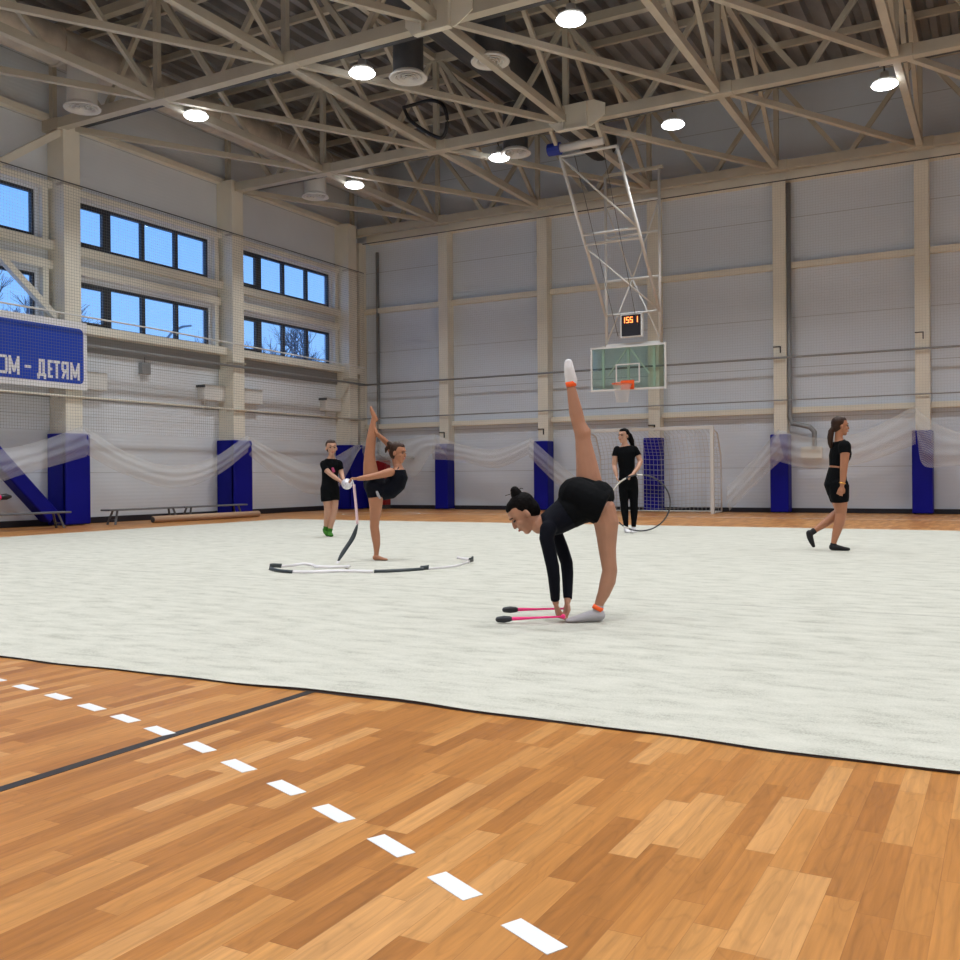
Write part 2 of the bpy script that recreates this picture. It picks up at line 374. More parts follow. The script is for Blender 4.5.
# blue pads
padb = []
for i, (x, w) in enumerate([(-17.0, .44), (-14.06, .42), (-10.96, .42), (-7.89, .42), (-4.76, .42), (-1.69, .42), (1.45, .42)]):
    nm = ['beside the red cabinet', 'first from the corner, net over its top', 'behind the bending gymnast\'s bun', 'inside the goal net', 'right of the goal', 'right of the walking girl', 'beyond the walking girl'][i]
    t = thing('column_pad', 'tall blue column pad on the far wall, ' + nm, 'wall pad', (x, YB, 0), 0, 'column pads of the far wall')
    obj('padding', bevel(bx(-w / 2, w / 2, -.46, -.345, .02, 1.86), .03, 3), M['blue'], t)
    obj('side_flap', bevel(bx(-w / 2, -w / 2 + .06, -.40, -.05, .02, 1.86), .02), M['blue'], t)
    obj('side_flap', bevel(bx(w / 2 - .06, w / 2, -.40, -.05, .02, 1.86), .02), M['blue'], t)
for (y, w), nm in zip([(13.19, .6), (18.0, .66), (22.75, .6)], ['under the banner column', 'behind the two grey benches', 'behind the girl with the ball']):
    t = thing('column_pad', 'tall blue column pad on the window wall, ' + nm, 'wall pad', (XL, y, 0), 0, 'column pads of the window wall')
    obj('padding', bevel(bx(.505, .62, -w / 2, w / 2, .02, 1.87), .03, 3), M['blue'], t)
    obj('side_flap', bevel(bx(.05, .60, -w / 2, -w / 2 + .07, .02, 1.87), .02), M['blue'], t)
    obj('side_flap', bevel(bx(.05, .60, w / 2 - .07, w / 2, .02, 1.87), .02), M['blue'], t)

# diagonal braces in the banner bay
def single(name, bm, m, label, cat, group=None, smooth=False): return tag(obj(name, bm, m, None, smooth), label, cat, group)
single('wall_brace', beam(BM(), (-16.95, 13.0, 4.2), (-16.95, 8.6, 7.85), .13), M['cream'], 'slanting cream steel brace crossing the window behind the banner', 'brace')
single('wall_brace', beam(BM(), (-16.85, 13.05, 8.0), (-16.85, 8.6, 4.7), .14), M['cream'], 'slanting cream steel brace rising to the top of the banner column', 'brace')
t = thing('padded_brace', 'blue padded diagonal brace leaning down to the banner column pad', 'brace', (-16.85, 12.74, 0))
obj('steel_bar', beam(BM(), (0, -.1, .25), (0, -4.2, 4.1), .12), M['cream'], t)
obj('padding', bevel(beam(BM(), (0, -.02, .18), (0, -1.75, 1.95), .3, .3), .03, 3), M['blue'], t)

# ------------------------------------------------------------------ roof frame
ZB, ZT = 8.12, 10.05
NX = [-17.0, -14.03, -10.93, -7.85, -4.75, -1.68, 1.45, 4.55, 7.6]
TY = [(-1.9, 'behind the camera'), (3.1, 'nearest in front of the camera'), (8.2, 'fourth from the far wall'), (13.0, 'third from the far wall'), (18.0, 'second from the far wall'), (23.15, 'along the far wall')]
for y, wh in TY[2:]:
    t = thing('roof_truss', 'cream steel roof truss ' + wh, 'roof truss', (0, y, 0), 0, 'roof trusses')
    w = .19
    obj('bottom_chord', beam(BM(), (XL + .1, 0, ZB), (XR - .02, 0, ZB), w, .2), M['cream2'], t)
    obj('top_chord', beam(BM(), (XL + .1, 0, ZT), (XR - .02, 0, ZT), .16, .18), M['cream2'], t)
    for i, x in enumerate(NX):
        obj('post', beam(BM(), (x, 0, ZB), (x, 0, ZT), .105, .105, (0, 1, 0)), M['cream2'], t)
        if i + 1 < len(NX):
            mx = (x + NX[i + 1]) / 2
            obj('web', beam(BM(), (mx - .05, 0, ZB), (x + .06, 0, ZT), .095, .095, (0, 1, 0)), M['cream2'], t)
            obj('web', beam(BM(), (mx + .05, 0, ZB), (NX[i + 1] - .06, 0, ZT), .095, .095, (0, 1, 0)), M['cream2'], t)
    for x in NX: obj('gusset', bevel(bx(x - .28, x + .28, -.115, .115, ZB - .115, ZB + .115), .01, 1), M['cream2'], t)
rows = ['near', 'middle', 'far']
tyv = [p[0] for p in TY[2:]]
for b in range(3):
    y0, y1 = tyv[b], tyv[b + 1]
    for i, x in enumerate(NX[1:-1]):
        where = '%s from the window wall, %s bay of the roof' % (ordinal(i), rows[b])
        t = thing('roof_tie', 'cream lengthwise roof tie, ' + where, 'roof beam', (x, y0, 0), 0, 'lengthwise roof ties')
        L = y1 - y0
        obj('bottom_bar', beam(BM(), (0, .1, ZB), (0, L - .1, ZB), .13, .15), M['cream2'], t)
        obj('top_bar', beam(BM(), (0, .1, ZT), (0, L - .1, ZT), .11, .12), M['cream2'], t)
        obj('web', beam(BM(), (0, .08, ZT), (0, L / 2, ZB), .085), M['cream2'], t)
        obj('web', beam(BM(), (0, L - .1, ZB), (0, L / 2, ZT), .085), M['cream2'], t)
    for i in range(len(NX) - 1):
        o = obj('roof_diagonal', beam(BM(), (NX[i] + .15, y0 + .12, ZB - .01), (NX[i + 1] - .15, y1 - .12, ZB - .01), .10, .11), M['cream2'])
        tag(o, 'cream slanting roof brace, %s cell from the window wall, %s bay' % (ordinal(i), rows[b]), 'roof beam', 'slanting roof braces')
for j in range(7):
    y = 9.2 + j * 2.05
    if any(abs(y - q) < .3 for q in tyv): y += .45
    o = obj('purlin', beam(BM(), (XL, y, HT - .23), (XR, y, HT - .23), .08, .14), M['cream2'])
    tag(o, 'cream purlin under the metal roof deck, %s from the camera end' % (['first', 'second', 'third', 'fourth', 'fifth', 'sixth', 'seventh', 'eighth', 'ninth', 'tenth', 'eleventh', 'twelfth'][j]), 'purlin', 'purlins under the deck')

# cable trays with lamps
LX = [-13.8, -9.85, -5.9, -1.95, 2.0, 6.0]; LY = [(-1.4, 'behind the camera'), (3.5, 'in the near row'), (8.6, 'in the third row from the far wall'), (13.75, 'in the second row from the far wall'), (18.9, 'in the row nearest the far wall')]
lamp = None
for ri, (y, wy) in enumerate(LY):
    if ri:
        single('cable_tray', beam(BM(), (XL, y - .12, 8.30), (XR, y - .12, 8.30), .10, .05), M['darkgrey'], 'dark cable tray of the lamps ' + wy, 'cable tray', 'cable trays')
    for ci, x in enumerate(LX):
        lab = 'round high-bay lamp %s, %s from the window wall' % (wy, ordinal(ci))
        if lamp is None:
            lamp = thing('high_bay_lamp', lab, 'ceiling lamp', (x, y, 8.0), 0, 'high-bay lamps')
            obj('housing', lathe(BM(), [(.0, .20), (.07, .20), (.08, .08), (.2, .05), (.21, 0), (.0, .0)]), M['white'], lamp, True)
            obj('lens', lathe(BM(), [(0, -.004), (.2, -.004), (.23, -.03), (.2, -.06), (0, -.07)]), M['lamp'], lamp, True)
            obj('hanger', tube(BM(), [(0, 0, .19), (0, -.1, .30)], .015), M['darkgrey'], lamp)
            ld = bpy.data.lights.new('lamp_light', 'AREA'); ld.shape = 'DISK'; ld.size = .34; ld.energy = 62; ld.spread = math.radians(116); ld.color = (.95, .975, 1)
            lo_ = bpy.data.objects.new('lamp_light', ld); lo_.location = (0, 0, -.07); C.objects.link(lo_); lo_.parent = lamp
        else: dup(lamp, (x, y, 8.0), label=lab)

# ducts and diffusers
t = thing('ventilation_duct', 'pale foil-wrapped round duct running above the window wall', 'duct', (-15.65, 0, 9.08))
obj('duct_body', tube(BM(), [(0, YF + .1, 0)] + [(0, y, 0) for y in range(-4, 24, 2)] + [(0, 23.1, 0)], .36, 24), M['foil'], t, True)
for y in range(-4, 24, 2): obj('joint_ring', tube(BM(), [(0, y, 0), (0, y + .07, 0)], .385, 24), M['foil'], t)
t = thing('ventilation_duct', 'dark round duct running under the middle of the roof', 'duct', (-9.05, 0, 9.35))
obj('duct_body', tube(BM(), [(0, YF + .1, 0), (0, 23.0, 0)], .42, 24), M['duct'], t, True)
def diffuser(x, y, z, ztop, neckm, lab):
    t = thing('air_diffuser', lab, 'air vent', (x, y, z), 0, 'round air diffusers')
    obj('neck', lathe(BM(), [(.27, .06), (.27, ztop - z)]), neckm, t, True)
    obj('cone', lathe(BM(), [(.22, .14), (.27, .09), (.34, .02), (.335, 0), (.31, .0), (.27, .03), (.0, .05)], seg=36), M['white'], t, True)
    for r in (.24, .16, .08): obj('louvre_ring', lathe(BM(), [(r, .0), (r - .05, .045), (r - .045, .05), (r + .006, .006), (r, 0)], seg=32), M['white'], t, True)
    obj('throat', lathe(BM(), [(.0, .046), (.20, .046)]), M['darkgrey'], t)
diffuser(-15.35, 12.38, 7.95, 8.75, M['white'], 'white round air diffuser above the banner column')
diffuser(-15.3, 19.3, 8.0, 8.78, M['white'], 'white round air diffuser near the far end of the window wall')
diffuser(-9.25, 14.3, 7.95, 9.0, M['duct'], 'white round air diffuser on a dark neck, left of the nearest middle pair')
diffuser(-7.85, 14.75, 8.1, 10.0, M['duct'], 'white round air diffuser on a dark neck, right of the nearest middle pair')
diffuser(-9.4, 18.8, 7.95, 9.0, M['duct'], 'small-looking white air diffuser beside the lamp over the far bay')

# machinery on the roof frame: splice plates, winch
def splice(x, y, lab):
    t = thing('splice_bracket', lab, 'bracket', (x, y, ZB), 0, 'bolted plate brackets on the trusses')
    bm = BM(); pr = [(-.62, -.06), (-.45, -.24), (.3, -.24), (.6, -.06), (.6, .16), (.36, .27), (-.4, .27), (-.62, .16)]
    a = [bm.verts.new((px, -.14, pz)) for px, pz in pr]; b = [bm.verts.new((px, -.115, pz)) for px, pz in pr]
    bm.faces.new(a[::-1]); bm.faces.new(b)
    for q in range(8): bm.faces.new((a[q], a[(q + 1) % 8], b[(q + 1) % 8], b[q]))
    obj('plate', bm, M['cream'], t)
    for dx in (-.3, .2): obj('rib', bx(dx, dx + .03, -.22, -.14, -.22, .24), M['cream'], t)
    bm = BM(); box(bm, -.4, .25, -.26, -.14, -.27, -.24); obj('flange', bm, M['cream'], t)
splice(-7.75, 13.0, 'cream bolted plates on the truss chord left of the brightest lamp')
splice(-7.55, 18.0, 'cream bolted plates on the truss chord above the basket hoist')
t = thing('loose_cable', 'loose loop of black cable with a small blue box in the roof frame', 'cable', (0, 0, 0))
obj('cable_loop', tube(BM(), smooth([(-10.48, 16, 8.24), (-10.2, 16, 8.25), (-9.86, 16, 8.26), (-9.6, 16, 8.15), (-9.49, 16, 7.95), (-9.47, 16, 7.72), (-9.56, 16, 7.5), (-9.7, 16, 7.52), (-9.98, 16, 7.69), (-10.3, 16, 7.95), (-10.45, 16, 8.2)]), .035, 8), M['cable'], t, True)
t = thing('hoist_motor', 'white tube hoist motor with blue end cap above the basket frame', 'hoist', (-7.75, 18.5, 7.78))
obj('drum', tube(BM(), [(-.45, 0, 0), (.5, 0, 0)], .085, 16), M['white'], t, True)
obj('end_cap', tube(BM(), [(-.72, 0, 0), (-.45, 0, 0)], .13, 12), mat('hoist_blue', (.01, .03, .3), .4), t)
obj('mounting_arm', beam(BM(), (-.5, -.1, .05), (-.5, -.4, .3), .07), M['cream2'], t)
obj('mounting_arm', beam(BM(), (.5, -.1, .05), (.5, -.4, .3), .07), M['cream2'], t)

# ------------------------------------------------------------------ hanging basket
t = thing('ceiling_basketball_hoop', 'white hanging tube frame with glass backboard, orange rim and timer', 'basketball hoop', (-7.75, 21.3, -.035))
def rod(name, a, b, r=.030, m='white', p=None): return obj(name, tube(BM(), [a, b], r, 10), M[m], p or t, True)
xa, xb = -.55, .76
for x in (xa, xb): rod('upright', (x, 0, 3.98), (x, 0, 8.05), .036)
for z in (4.72, 5.52, 6.55, 7.3): rod('crossbar', (xa, 0, z), (xb, 0, z))
rod('brace_rod', (xa, 0, 7.3), (.1, 0, 5.52), .018); rod('brace_rod', (xb, 0, 7.3), (.1, 0, 5.52), .018)
rod('brace_rod', (.1, 0, 5.52), (xa, 0, 4.05), .018); rod('brace_rod', (.1, 0, 5.52), (xb, 0, 4.05), .018)
obj('head_beam', beam(BM(), (-.6, 0, 8.0), (.85, 0, 8.0), .07), M['cream2'], t)
# slanting rear frame: from the truss nearer the camera to the foot of the uprights
A = [(-.55, -2.6, 7.72), (.72, -2.6, 7.72)]; B = [(xa, -.04, 4.72), (xb, -.04, 4.72)]
def lerp(a, b, s): return tuple(a[i] + (b[i] - a[i]) * s for i in range(3))
for a, b in zip(A, B): rod('slanting_rail', a, b, .036)
rod('crossbar', A[0], A[1]);
for s in (.47, .53): rod('crossbar', lerp(A[0], B[0], s), lerp(A[1], B[1], s), .032)
rod('brace_rod', A[0], lerp(A[1], B[1], .47), .022)
rod('brace_rod', lerp(A[0], B[0], .55), B[1], .018)
for x in (-.3, .35): rod('hoist_cable', (x, -2.4, 7.75), (x * .8, -.06, 4.2), .006, 'darkgrey')
# backboard
w = .92; bm = BM()
box(bm, -w, w, -.09, -.06, 2.93, 2.975); box(bm, -w, w, -.09, -.06, 3.93, 3.975); box(bm, -w, -w + .04, -.09, -.06, 2.975, 3.93); box(bm, w - .04, w, -.09, -.06, 2.975, 3.93)
obj('board_frame', bm, M['white'], t)
obj('backboard', bx(-w + .04, w - .04, -.083, -.069, 2.975, 3.93), M['board'], t)['label'] = 'greenish clear glass backboard'
bm = BM(); box(bm, -.295, .295, -.095, -.0835, 3.10, 3.13); box(bm, -.295, .295, -.095, -.0835, 3.52, 3.55); box(bm, -.295, -.265, -.095, -.0835, 3.13, 3.52); box(bm, .265, .295, -.095, -.0835, 3.13, 3.52)
obj('aiming_square', bm, M['white'], t)
bm = BM()
for x in (-.62, .62): beam(bm, (x, -.03, 3.0), (x, -.03, 4.0), .05)
beam(bm, (0, -.03, 3.0), (0, -.03, 4.0), .05); beam(bm, (xa, -.01, 4.0), (xb, -.01, 4.0), .07)
beam(bm, (0, -.03, 3.95), (-.5, -.03, 3.3), .03); beam(bm, (0, -.03, 3.95), (.5, -.03, 3.3), .03)
obj('board_mount', bm, M['white'], t)
rim = BM(); ry = -.09 - .38
tube(rim, [(.225 * math.cos(a * PI / 16), ry + .225 * math.sin(a * PI / 16), 3.05) for a in range(33)], .012, 8)
box(rim, -.12, .12, -.17, -.095, 3.0, 3.07); beam(rim, (-.1, -.12, 3.03), (-.12, ry + .19, 3.05), .03); beam(rim, (.1, -.12, 3.03), (.12, ry + .19, 3.05), .03)
box(rim, -.16, .16, -.12, -.095, 2.95, 3.16)
rm = obj('rim', rim, M['orange'], t)
def hn(u, v): 
    a = 2 * PI * u; r = .22 - .09 * v ** .7 + .02 * max(0, v - .8); return V((r * math.cos(a), ry + r * math.sin(a), 3.045 - .42 * v))
obj('basket_net', uvgrid(BM(), hn, 24, 8, 1.2, .42), M['hoopnet'], rm)
# timer
ck = obj('shot_timer', bevel(bx(-.14, .40, -.19, -.10, 4.14, 4.68), .01), M['white'], t)
obj('timer_face', bx(-.10, .36, -.196, -.191, 4.17, 4.65), M['black'], ck)
SEG = {'1': 'bc', '5': 'afgcd'}
def digit(bm, ch, x, z, w=.055, h=.12):
    q = {'a': (0, h, w, h), 'd': (0, 0, w, 0), 'g': (0, h / 2, w, h / 2), 'b': (w, h / 2, w, h), 'c': (w, 0, w, h / 2), 'f': (0, h / 2, 0, h), 'e': (0, 0, 0, h / 2)}
    for s in SEG[ch]:
        a = q[s]; box(bm, x + a[0] - .008, x + a[2] + .008, -.2, -.1965, z + a[1] - .008, z + a[3] + .008)
bm = BM()
for ch, x in (('1', -.08), ('5', .02), ('5', .11), ('1', .23)): digit(bm, ch, x, 4.48)
obj('timer_digits', bm, M['led'], ck)['label'] = 'glowing orange digits 155 1'

# ------------------------------------------------------------------ goal
t = thing('handball_goal', 'white framed indoor goal with net against the far wall', 'goal', (-7.65, 22.35, 0))
for x in (-1.55, 1.55): obj('post', bevel(bx(x - .04, x + .04, -.04, .04, 0, 1.99), .006), M['white'], t)
obj('crossbar', bevel(bx(-1.59, 1.59, -.04, .04, 1.99, 2.07), .006), M['white'], t)
for x in (-1.55, 1.55):
    obj('side_stay', tube(BM(), [(x, .03, 2.0), (x, .45, 1.9), (x, .75, 1.4), (x, .80, .6), (x, .80, .03)], .018, 8), M['white'], t, True)
    obj('ground_bar', tube(BM(), [(x, .03, .03), (x, .8, .03)], .018, 8), M['white'], t, True)
obj('ground_bar', tube(BM(), [(-1.55, .8, .03), (1.55, .8, .03)], .018, 8), M['white'], t, True)
def gn(u, v):
    p = [(0.03, 1.99), (.45, 1.88), (.72, 1.4), (.78, .6), (.78, .03)]; s = v * 4; i = min(3, int(s)); s -= i
    return V((-1.53 + 3.06 * u, p[i][0] + (p[i + 1][0] - p[i][0]) * s, p[i][1] + (p[i + 1][1] - p[i][1]) * s + .03 * math.sin(u * 9)))
obj('net', uvgrid(BM(), gn, 12, 16, 3.06, 2.5), M['goalnet'], t)
for x in (-1.55, 1.55):
    def sn(u, v, x=x): return V((x, .04 + .72 * u * (1 - .35 * v * v), .03 + 1.9 * v))
    obj('side_net', uvgrid(BM(), sn, 6, 10, .75, 1.95), M['goalnet'], t)

# ------------------------------------------------------------------ nets
def flat_net(name, p0, p1, z0, z1, m, label, ripple=0.):
    a, b = V(p0), V(p1); L = (b - a).length; nrm = V((-(b - a).y, (b - a).x, 0)).normalized()
    f = lambda u, v: V((a.x + (b.x - a.x) * u, a.y + (b.y - a.y) * u, z0 + (z1 - z0) * v)) + nrm * ripple * math.sin(u * L * 2.1) * (1 - .5 * v)
    o = obj(name, uvgrid(BM(), f, 60, 6, L, z1 - z0), M[m]); return tag(o, label, 'net')
flat_net('protective_net', (-16.42, 9.0, 0), (-16.42, 22.9, 0), 1.9, 6.85, 'netw', 'white protective net hanging in front of the window wall and banner', .03)
flat_net('protective_net', (-16.6, 23.12, 0), (6.5, 23.12, 0), 1.95, 7.75, 'netb', 'thin pale protective net hanging in front of the far wall', .02)
def swag(pts_top, pts_bot, label, off, folds=3, amp=.022, cellk=1.):
    """a loosely gathered net between two hanging curves"""
    def cur(P, u):
        s = u * (len(P) - 1); i = min(len(P) - 2, int(s)); s -= i
        p = [V(P[max(i - 1, 0)]), V(P[i]), V(P[i + 1]), V(P[min(i + 2, len(P) - 1)])]
        return .5 * ((2 * p[1]) + (-p[0] + p[2]) * s + (2 * p[0] - 5 * p[1] + 4 * p[2] - p[3]) * s * s + (-p[0] + 3 * p[1] - 3 * p[2] + p[3]) * s ** 3)
    L = (V(pts_top[-1]) - V(pts_top[0])).length
    def f(u, v):
        a, b = cur(pts_top, u), cur(pts_bot, u); p = a.lerp(b, v)
        return p + V(off) * (amp * math.sin(v * folds * 2 * PI + u * 3) + .12 * math.sin(PI * v))
    o = obj('gathered_net', uvgrid(BM(), f, 40, 24, L, 1.4), M['swag'], None); return tag(o, label, 'net', 'gathered net ends')
yb = 23.08; F = (0, -1, 0)
g = 'white sagging gathered net on the far wall, '
swag([(-16.7, yb, 2.0), (-15.6, yb, 1.95), (-14.1, yb - .05, 2.15)], [(-16.7, yb, 1.6), (-15.6, yb, 1.25), (-14.8, yb, .95), (-14.2, yb - .05, 1.6), (-13.7, yb - .05, 1.5)], g + 'beside the corner', F)
swag([(-14.1, yb - .05, 2.1), (-13.2, yb, 1.8), (-12.2, yb, 1.66), (-11.1, yb - .05, 1.95)], [(-14.2, yb - .05, 1.42), (-13.3, yb, 1.35), (-12.2, yb, 1.15), (-11.2, yb - .05, 1.5)], g + 'between the first and second pads', F)
swag([(-11.15, yb - .05, 1.95), (-10.4, yb, 1.3), (-9.6, yb, .7)], [(-11.2, yb - .05, 1.45), (-10.4, yb, .7), (-9.6, yb, .1)], g + 'left of the goal', F)
swag([(-5.95, yb, .62), (-5.3, yb, 1.3), (-4.72, yb - .05, 1.98)], [(-5.9, yb, .05), (-5.2, yb, .75), (-4.6, yb - .05, 1.3)], g + 'right of the goal', F)
swag([(-4.72, yb - .05, 1.95), (-3.9, yb, 1.75), (-2.9, yb, 1.85), (-1.8, yb - .05, 2.4)], [(-5.0, yb - .05, 1.3), (-4.0, yb, 1.05), (-2.9, yb, 1.15), (-1.8, yb - .05, 1.55)], g + 'behind the walking girl', F)
swag([(-1.8, yb - .08, 2.35), (-1.4, yb, 2.0), (-.8, yb, 1.75), (.2, yb, 1.7), (1.4, yb, 2.2)], [(-1.75, yb - .08, 1.5), (-1.6, yb, 1.05), (-.8, yb, 1.1), (.2, yb, 1.15), (1.4, yb, 1.5)], g + 'beyond the walking girl', F)
xl = -16.48; E_ = (1, 0, 0); g = 'white sagging gathered net on the window wall, '
swag([(xl, 9.0, 1.6), (xl, 10.6, 1.45), (xl, 11.9, 1.6), (xl, 13.2, 2.02)], [(xl, 9.0, 1.0), (xl, 10.6, .75), (xl, 11.9, 1.05), (xl, 13.3, 1.4)], g + 'below the banner', E_)
swag([(xl, 13.2, 2.05), (xl, 14.3, 1.5), (xl, 15.6, 1.22), (xl, 16.9, 1.45), (xl, 18.0, 2.02)], [(xl, 13.3, 1.45), (xl, 14.2, 1.05), (xl, 15.6, .72), (xl, 16.9, .98), (xl, 18.0, 1.55)], g + 'above the two long benches', E_)
swag([(xl, 18.0, 2.0), (xl, 19.3, 1.55), (xl, 20.7, 1.3), (xl, 22.6, 1.9)], [(xl, 18.1, 1.5), (xl, 19.1, .95), (xl, 20.3, .52), (xl, 21.6, .6), (xl, 22.6, 1.7)], g + 'behind the girl with the ball', E_)
single('net_cable', tube(BM(), [(-16.42, 9, 6.86), (-16.42, 22.9, 6.86)], .012, 6), M['darkgrey'], 'thin cable holding up the net along the window wall', 'cable')
single('net_cable', tube(BM(), [(-16.6, 23.12, 7.77), (6.5, 23.12, 7.77)], .014, 6), M['darkgrey'], 'thin cable holding up the net along the far wall', 'cable')
single('net_cable', tube(BM(), [(-16.38, 9, 4.24), (-16.38, 15, 4.22), (-16.38, 22.9, 4.1)], .018, 6), M['white'], 'pale cable crossing below the lower windows', 'cable')

# ------------------------------------------------------------------ wall fittings
def pipe(pts, r, m, label): return single('wall_pipe', tube(BM(), pts, r, 10), M[m], label, 'pipe', smooth=True)
pipe([(XL + .3, YB - .42, 3.66), (XR, YB - .42, 3.66)], .026, 'grey', 'long grey pipe across the far wall at backboard height')
pipe([(XL + .3, YB - .40, 2.66), (XR, YB - .40, 2.66)], .015, 'grey', 'thin grey pipe just above the lower beam of the far wall')
pipe([(-4.56, YB - .2, 7.8), (-4.56, YB - .2, 2.3), (-4.5, YB - .22, 2.12), (-4.1, YB - .22, 2.02), (-4.0, YB - .22, 1.9), (-4.0, YB - .22, 1.56)], .06, 'grey', 'grey riser pipe beside a far wall column, bent at its foot')
pipe([(-16.42, YB - .1, 7.6), (-16.42, YB - .1, 1.6), (-16.2, YB - .1, 1.5), (-15.2, YB - .1, 1.5)], .05, 'grey', 'grey riser pipe near the room corner')
pipe([(XL + .36, YF, 3.74), (XL + .56, 13.0, 3.70), (XL + .56, YB - .5, 3.66)], .03, 'grey', 'grey pipe running along the window wall under the sills')
pipe([(XL + .55, YF, 2.62), (XL + .55, YB - .5, 2.62)], .022, 'cream', 'thin cream pipe along the window wall below the heater boxes')
single('electrical_box', bevel(bx(-4.32, -3.85, YB - .18, YB, 1.28, 1.56), .01), M['cream'], 'small cream box under the bent riser pipe', 'box')
for y, lab in ((13.9, 'beside the banner'), (17.45, 'left of the middle window column'), (18.8, 'right of the middle window column'), (22.15, 'near the room corner')):
    t = thing('wall_heater', 'white wall heater box ' + lab, 'heater', (XL, y, 2.83), 0, 'white heater boxes on the window wall')
    obj('case', bevel(bx(.0, .24, -.36, .36, 0, .38), .02), M['white'], t)
    obj('bracket', tube(BM(), [(.1, -.2, 0), (.1, -.2, -.16), (.02, -.2, -.18)], .02, 8), M['white'], t)
    obj('hook', bx(.0, .28, -.4, -.37, .3, .36), M['darkgrey'], t)
t = thing('alarm_speaker', 'small grey box hanging on a wire between heater boxes', 'speaker', (XL, 15.43, 3.3))
obj('case', bevel(bx(0, .12, -.13, .13, 0, .26), .01), M['grey'], t); obj('wire', tube(BM(), [(.06, 0, .26), (.06, 0, .4), (.01, 0, .42)], .008, 6), M['darkgrey'], t)
for x, z, lab in ((-14.02, 2.1, 'first pad'), (-10.93, 2.1, 'second pad'), (-7.85, 2.1, 'pad inside the goal'), (-4.75, 3.85, 'pad right of the goal, high up'), (-1.68, 3.95, 'pad right of the walking girl, high up')):
    t = thing('net_hook', 'small black bracket above the ' + lab, 'hook', (x, YB - .34, z), 0, 'black net brackets')
    obj('arm', bx(-.15, .03, -.03, .0, .07, .09), M['cable'], t); obj('stem', bx(.008, .03, -.03, .0, -.07, .07), M['cable'], t)
t = thing('fire_cabinet', 'dark red cabinet on the far wall beside the corner pad', 'cabinet', (-16.35, YB, 0))
obj('case', bevel(bx(-.28, .3, -.3, -.045, .12, 1.42), .01), M['red'], t); obj('door', bevel(bx(-.25, .27, -.32, -.3, .16, 1.38), .005), M['red'], t)
obj('handle', bx(.18, .22, -.34, -.32, .7, .85), M['grey'], t); obj('plinth', bx(-.28, .3, -.28, -.045, 0, .12), M['darkgrey'], t)

# banner
t = thing('wall_banner', 'large blue banner with white border and white lettering on the window wall', 'banner', (XL + .6, 13.44, 0))
obj('backing', bx(-.04, 0, -5.2, 0, 2.76, 4.14), M['banner'], t)
bm = BM(); r = .1; y0, y1, z0, z1 = -5.1, -.09, 2.88, 4.0; pr = []
for cy, cz, a0 in ((y1 - r, z1 - r, 0), (y0 + r, z1 - r, 90), (y0 + r, z0 + r, 180), (y1 - r, z0 + r, 270)):
    for q in range(6): a = math.radians(a0 + q * 18); pr.append((cy + r * math.cos(a), cz + r * math.sin(a)))
fa = [bm.verts.new((.006, a, b)) for a, b in pr]; fb = [bm.verts.new((.0005, a, b)) for a, b in pr]; bm.faces.new(fa)
for q in range(len(pr)): bm.faces.new((fb[q], fb[(q + 1) % len(pr)], fa[(q + 1) % len(pr)], fa[q]))
obj('blue_field', bm, M['bannerb'], t)
GL = {'O': [(0, .12, 0, .88), (1, .12, 1, .88), (.1, 0, .9, 0), (.1, 1, .9, 1)], 'M': [(0, 0, 0, 1), (1, 0, 1, 1), (.05, .93, .5, .12), (.95, .93, .5, .12)],
      'D': [(.18, .06, .26, 1), (.86, .06, .86, 1), (.24, 1, .86, 1), (-.08, .06, 1.08, .06), (-.04, .06, -.04, -.13), (1.04, .06, 1.04, -.13)], 'E': [(0, 0, 0, 1), (0, 0, 1, 0), (0, .5, .85, .5), (0, 1, 1, 1)],
      'T': [(.5, 0, .5, 1), (0, 1, 1, 1)], 'R': [(1, 0, 1, 1), (.15, 1, 1, 1), (0, .58, 0, .92), (.15, .48, 1, .48), (.55, .48, 0, 0)], '-': [(0, .5, 1, .5)]}
for ch, y0, y1, z0, z1 in [('O', -2.04, -1.80, 2.95, 3.30), ('M', -1.78, -1.55, 2.95, 3.30), ('-', -1.44, -1.30, 2.95, 3.30), ('D', -1.16, -0.98, 2.95, 3.30), ('E', -0.93, -0.82, 2.95, 3.30), ('T', -0.80, -0.65, 2.95, 3.30), ('R', -0.62, -0.45, 2.95, 3.30), ('M', -0.41, -0.19, 2.95, 3.30)]:
    bm = BM(); sw = .052; hw = sw / 2; lw = (y1 - y0) - sw; lh = (z1 - z0) - sw; k = 0
    for a_, b_, c_, d_ in GL[ch]:
        q0 = (.008 + .0004 * k, y0 + hw + a_ * lw, z0 + hw + b_ * lh); q1 = (.008 + .0004 * k, y0 + hw + c_ * lw, z0 + hw + d_ * lh); k += 1
        dv = (V(q1) - V(q0)).normalized() * (hw if a_ == c_ or b_ == d_ else hw * .6)
        beam(bm, V(q0) - dv, V(q1) + dv, sw, .004, (1, 0, 0))
    obj('letter', bm, M['banner'], t)
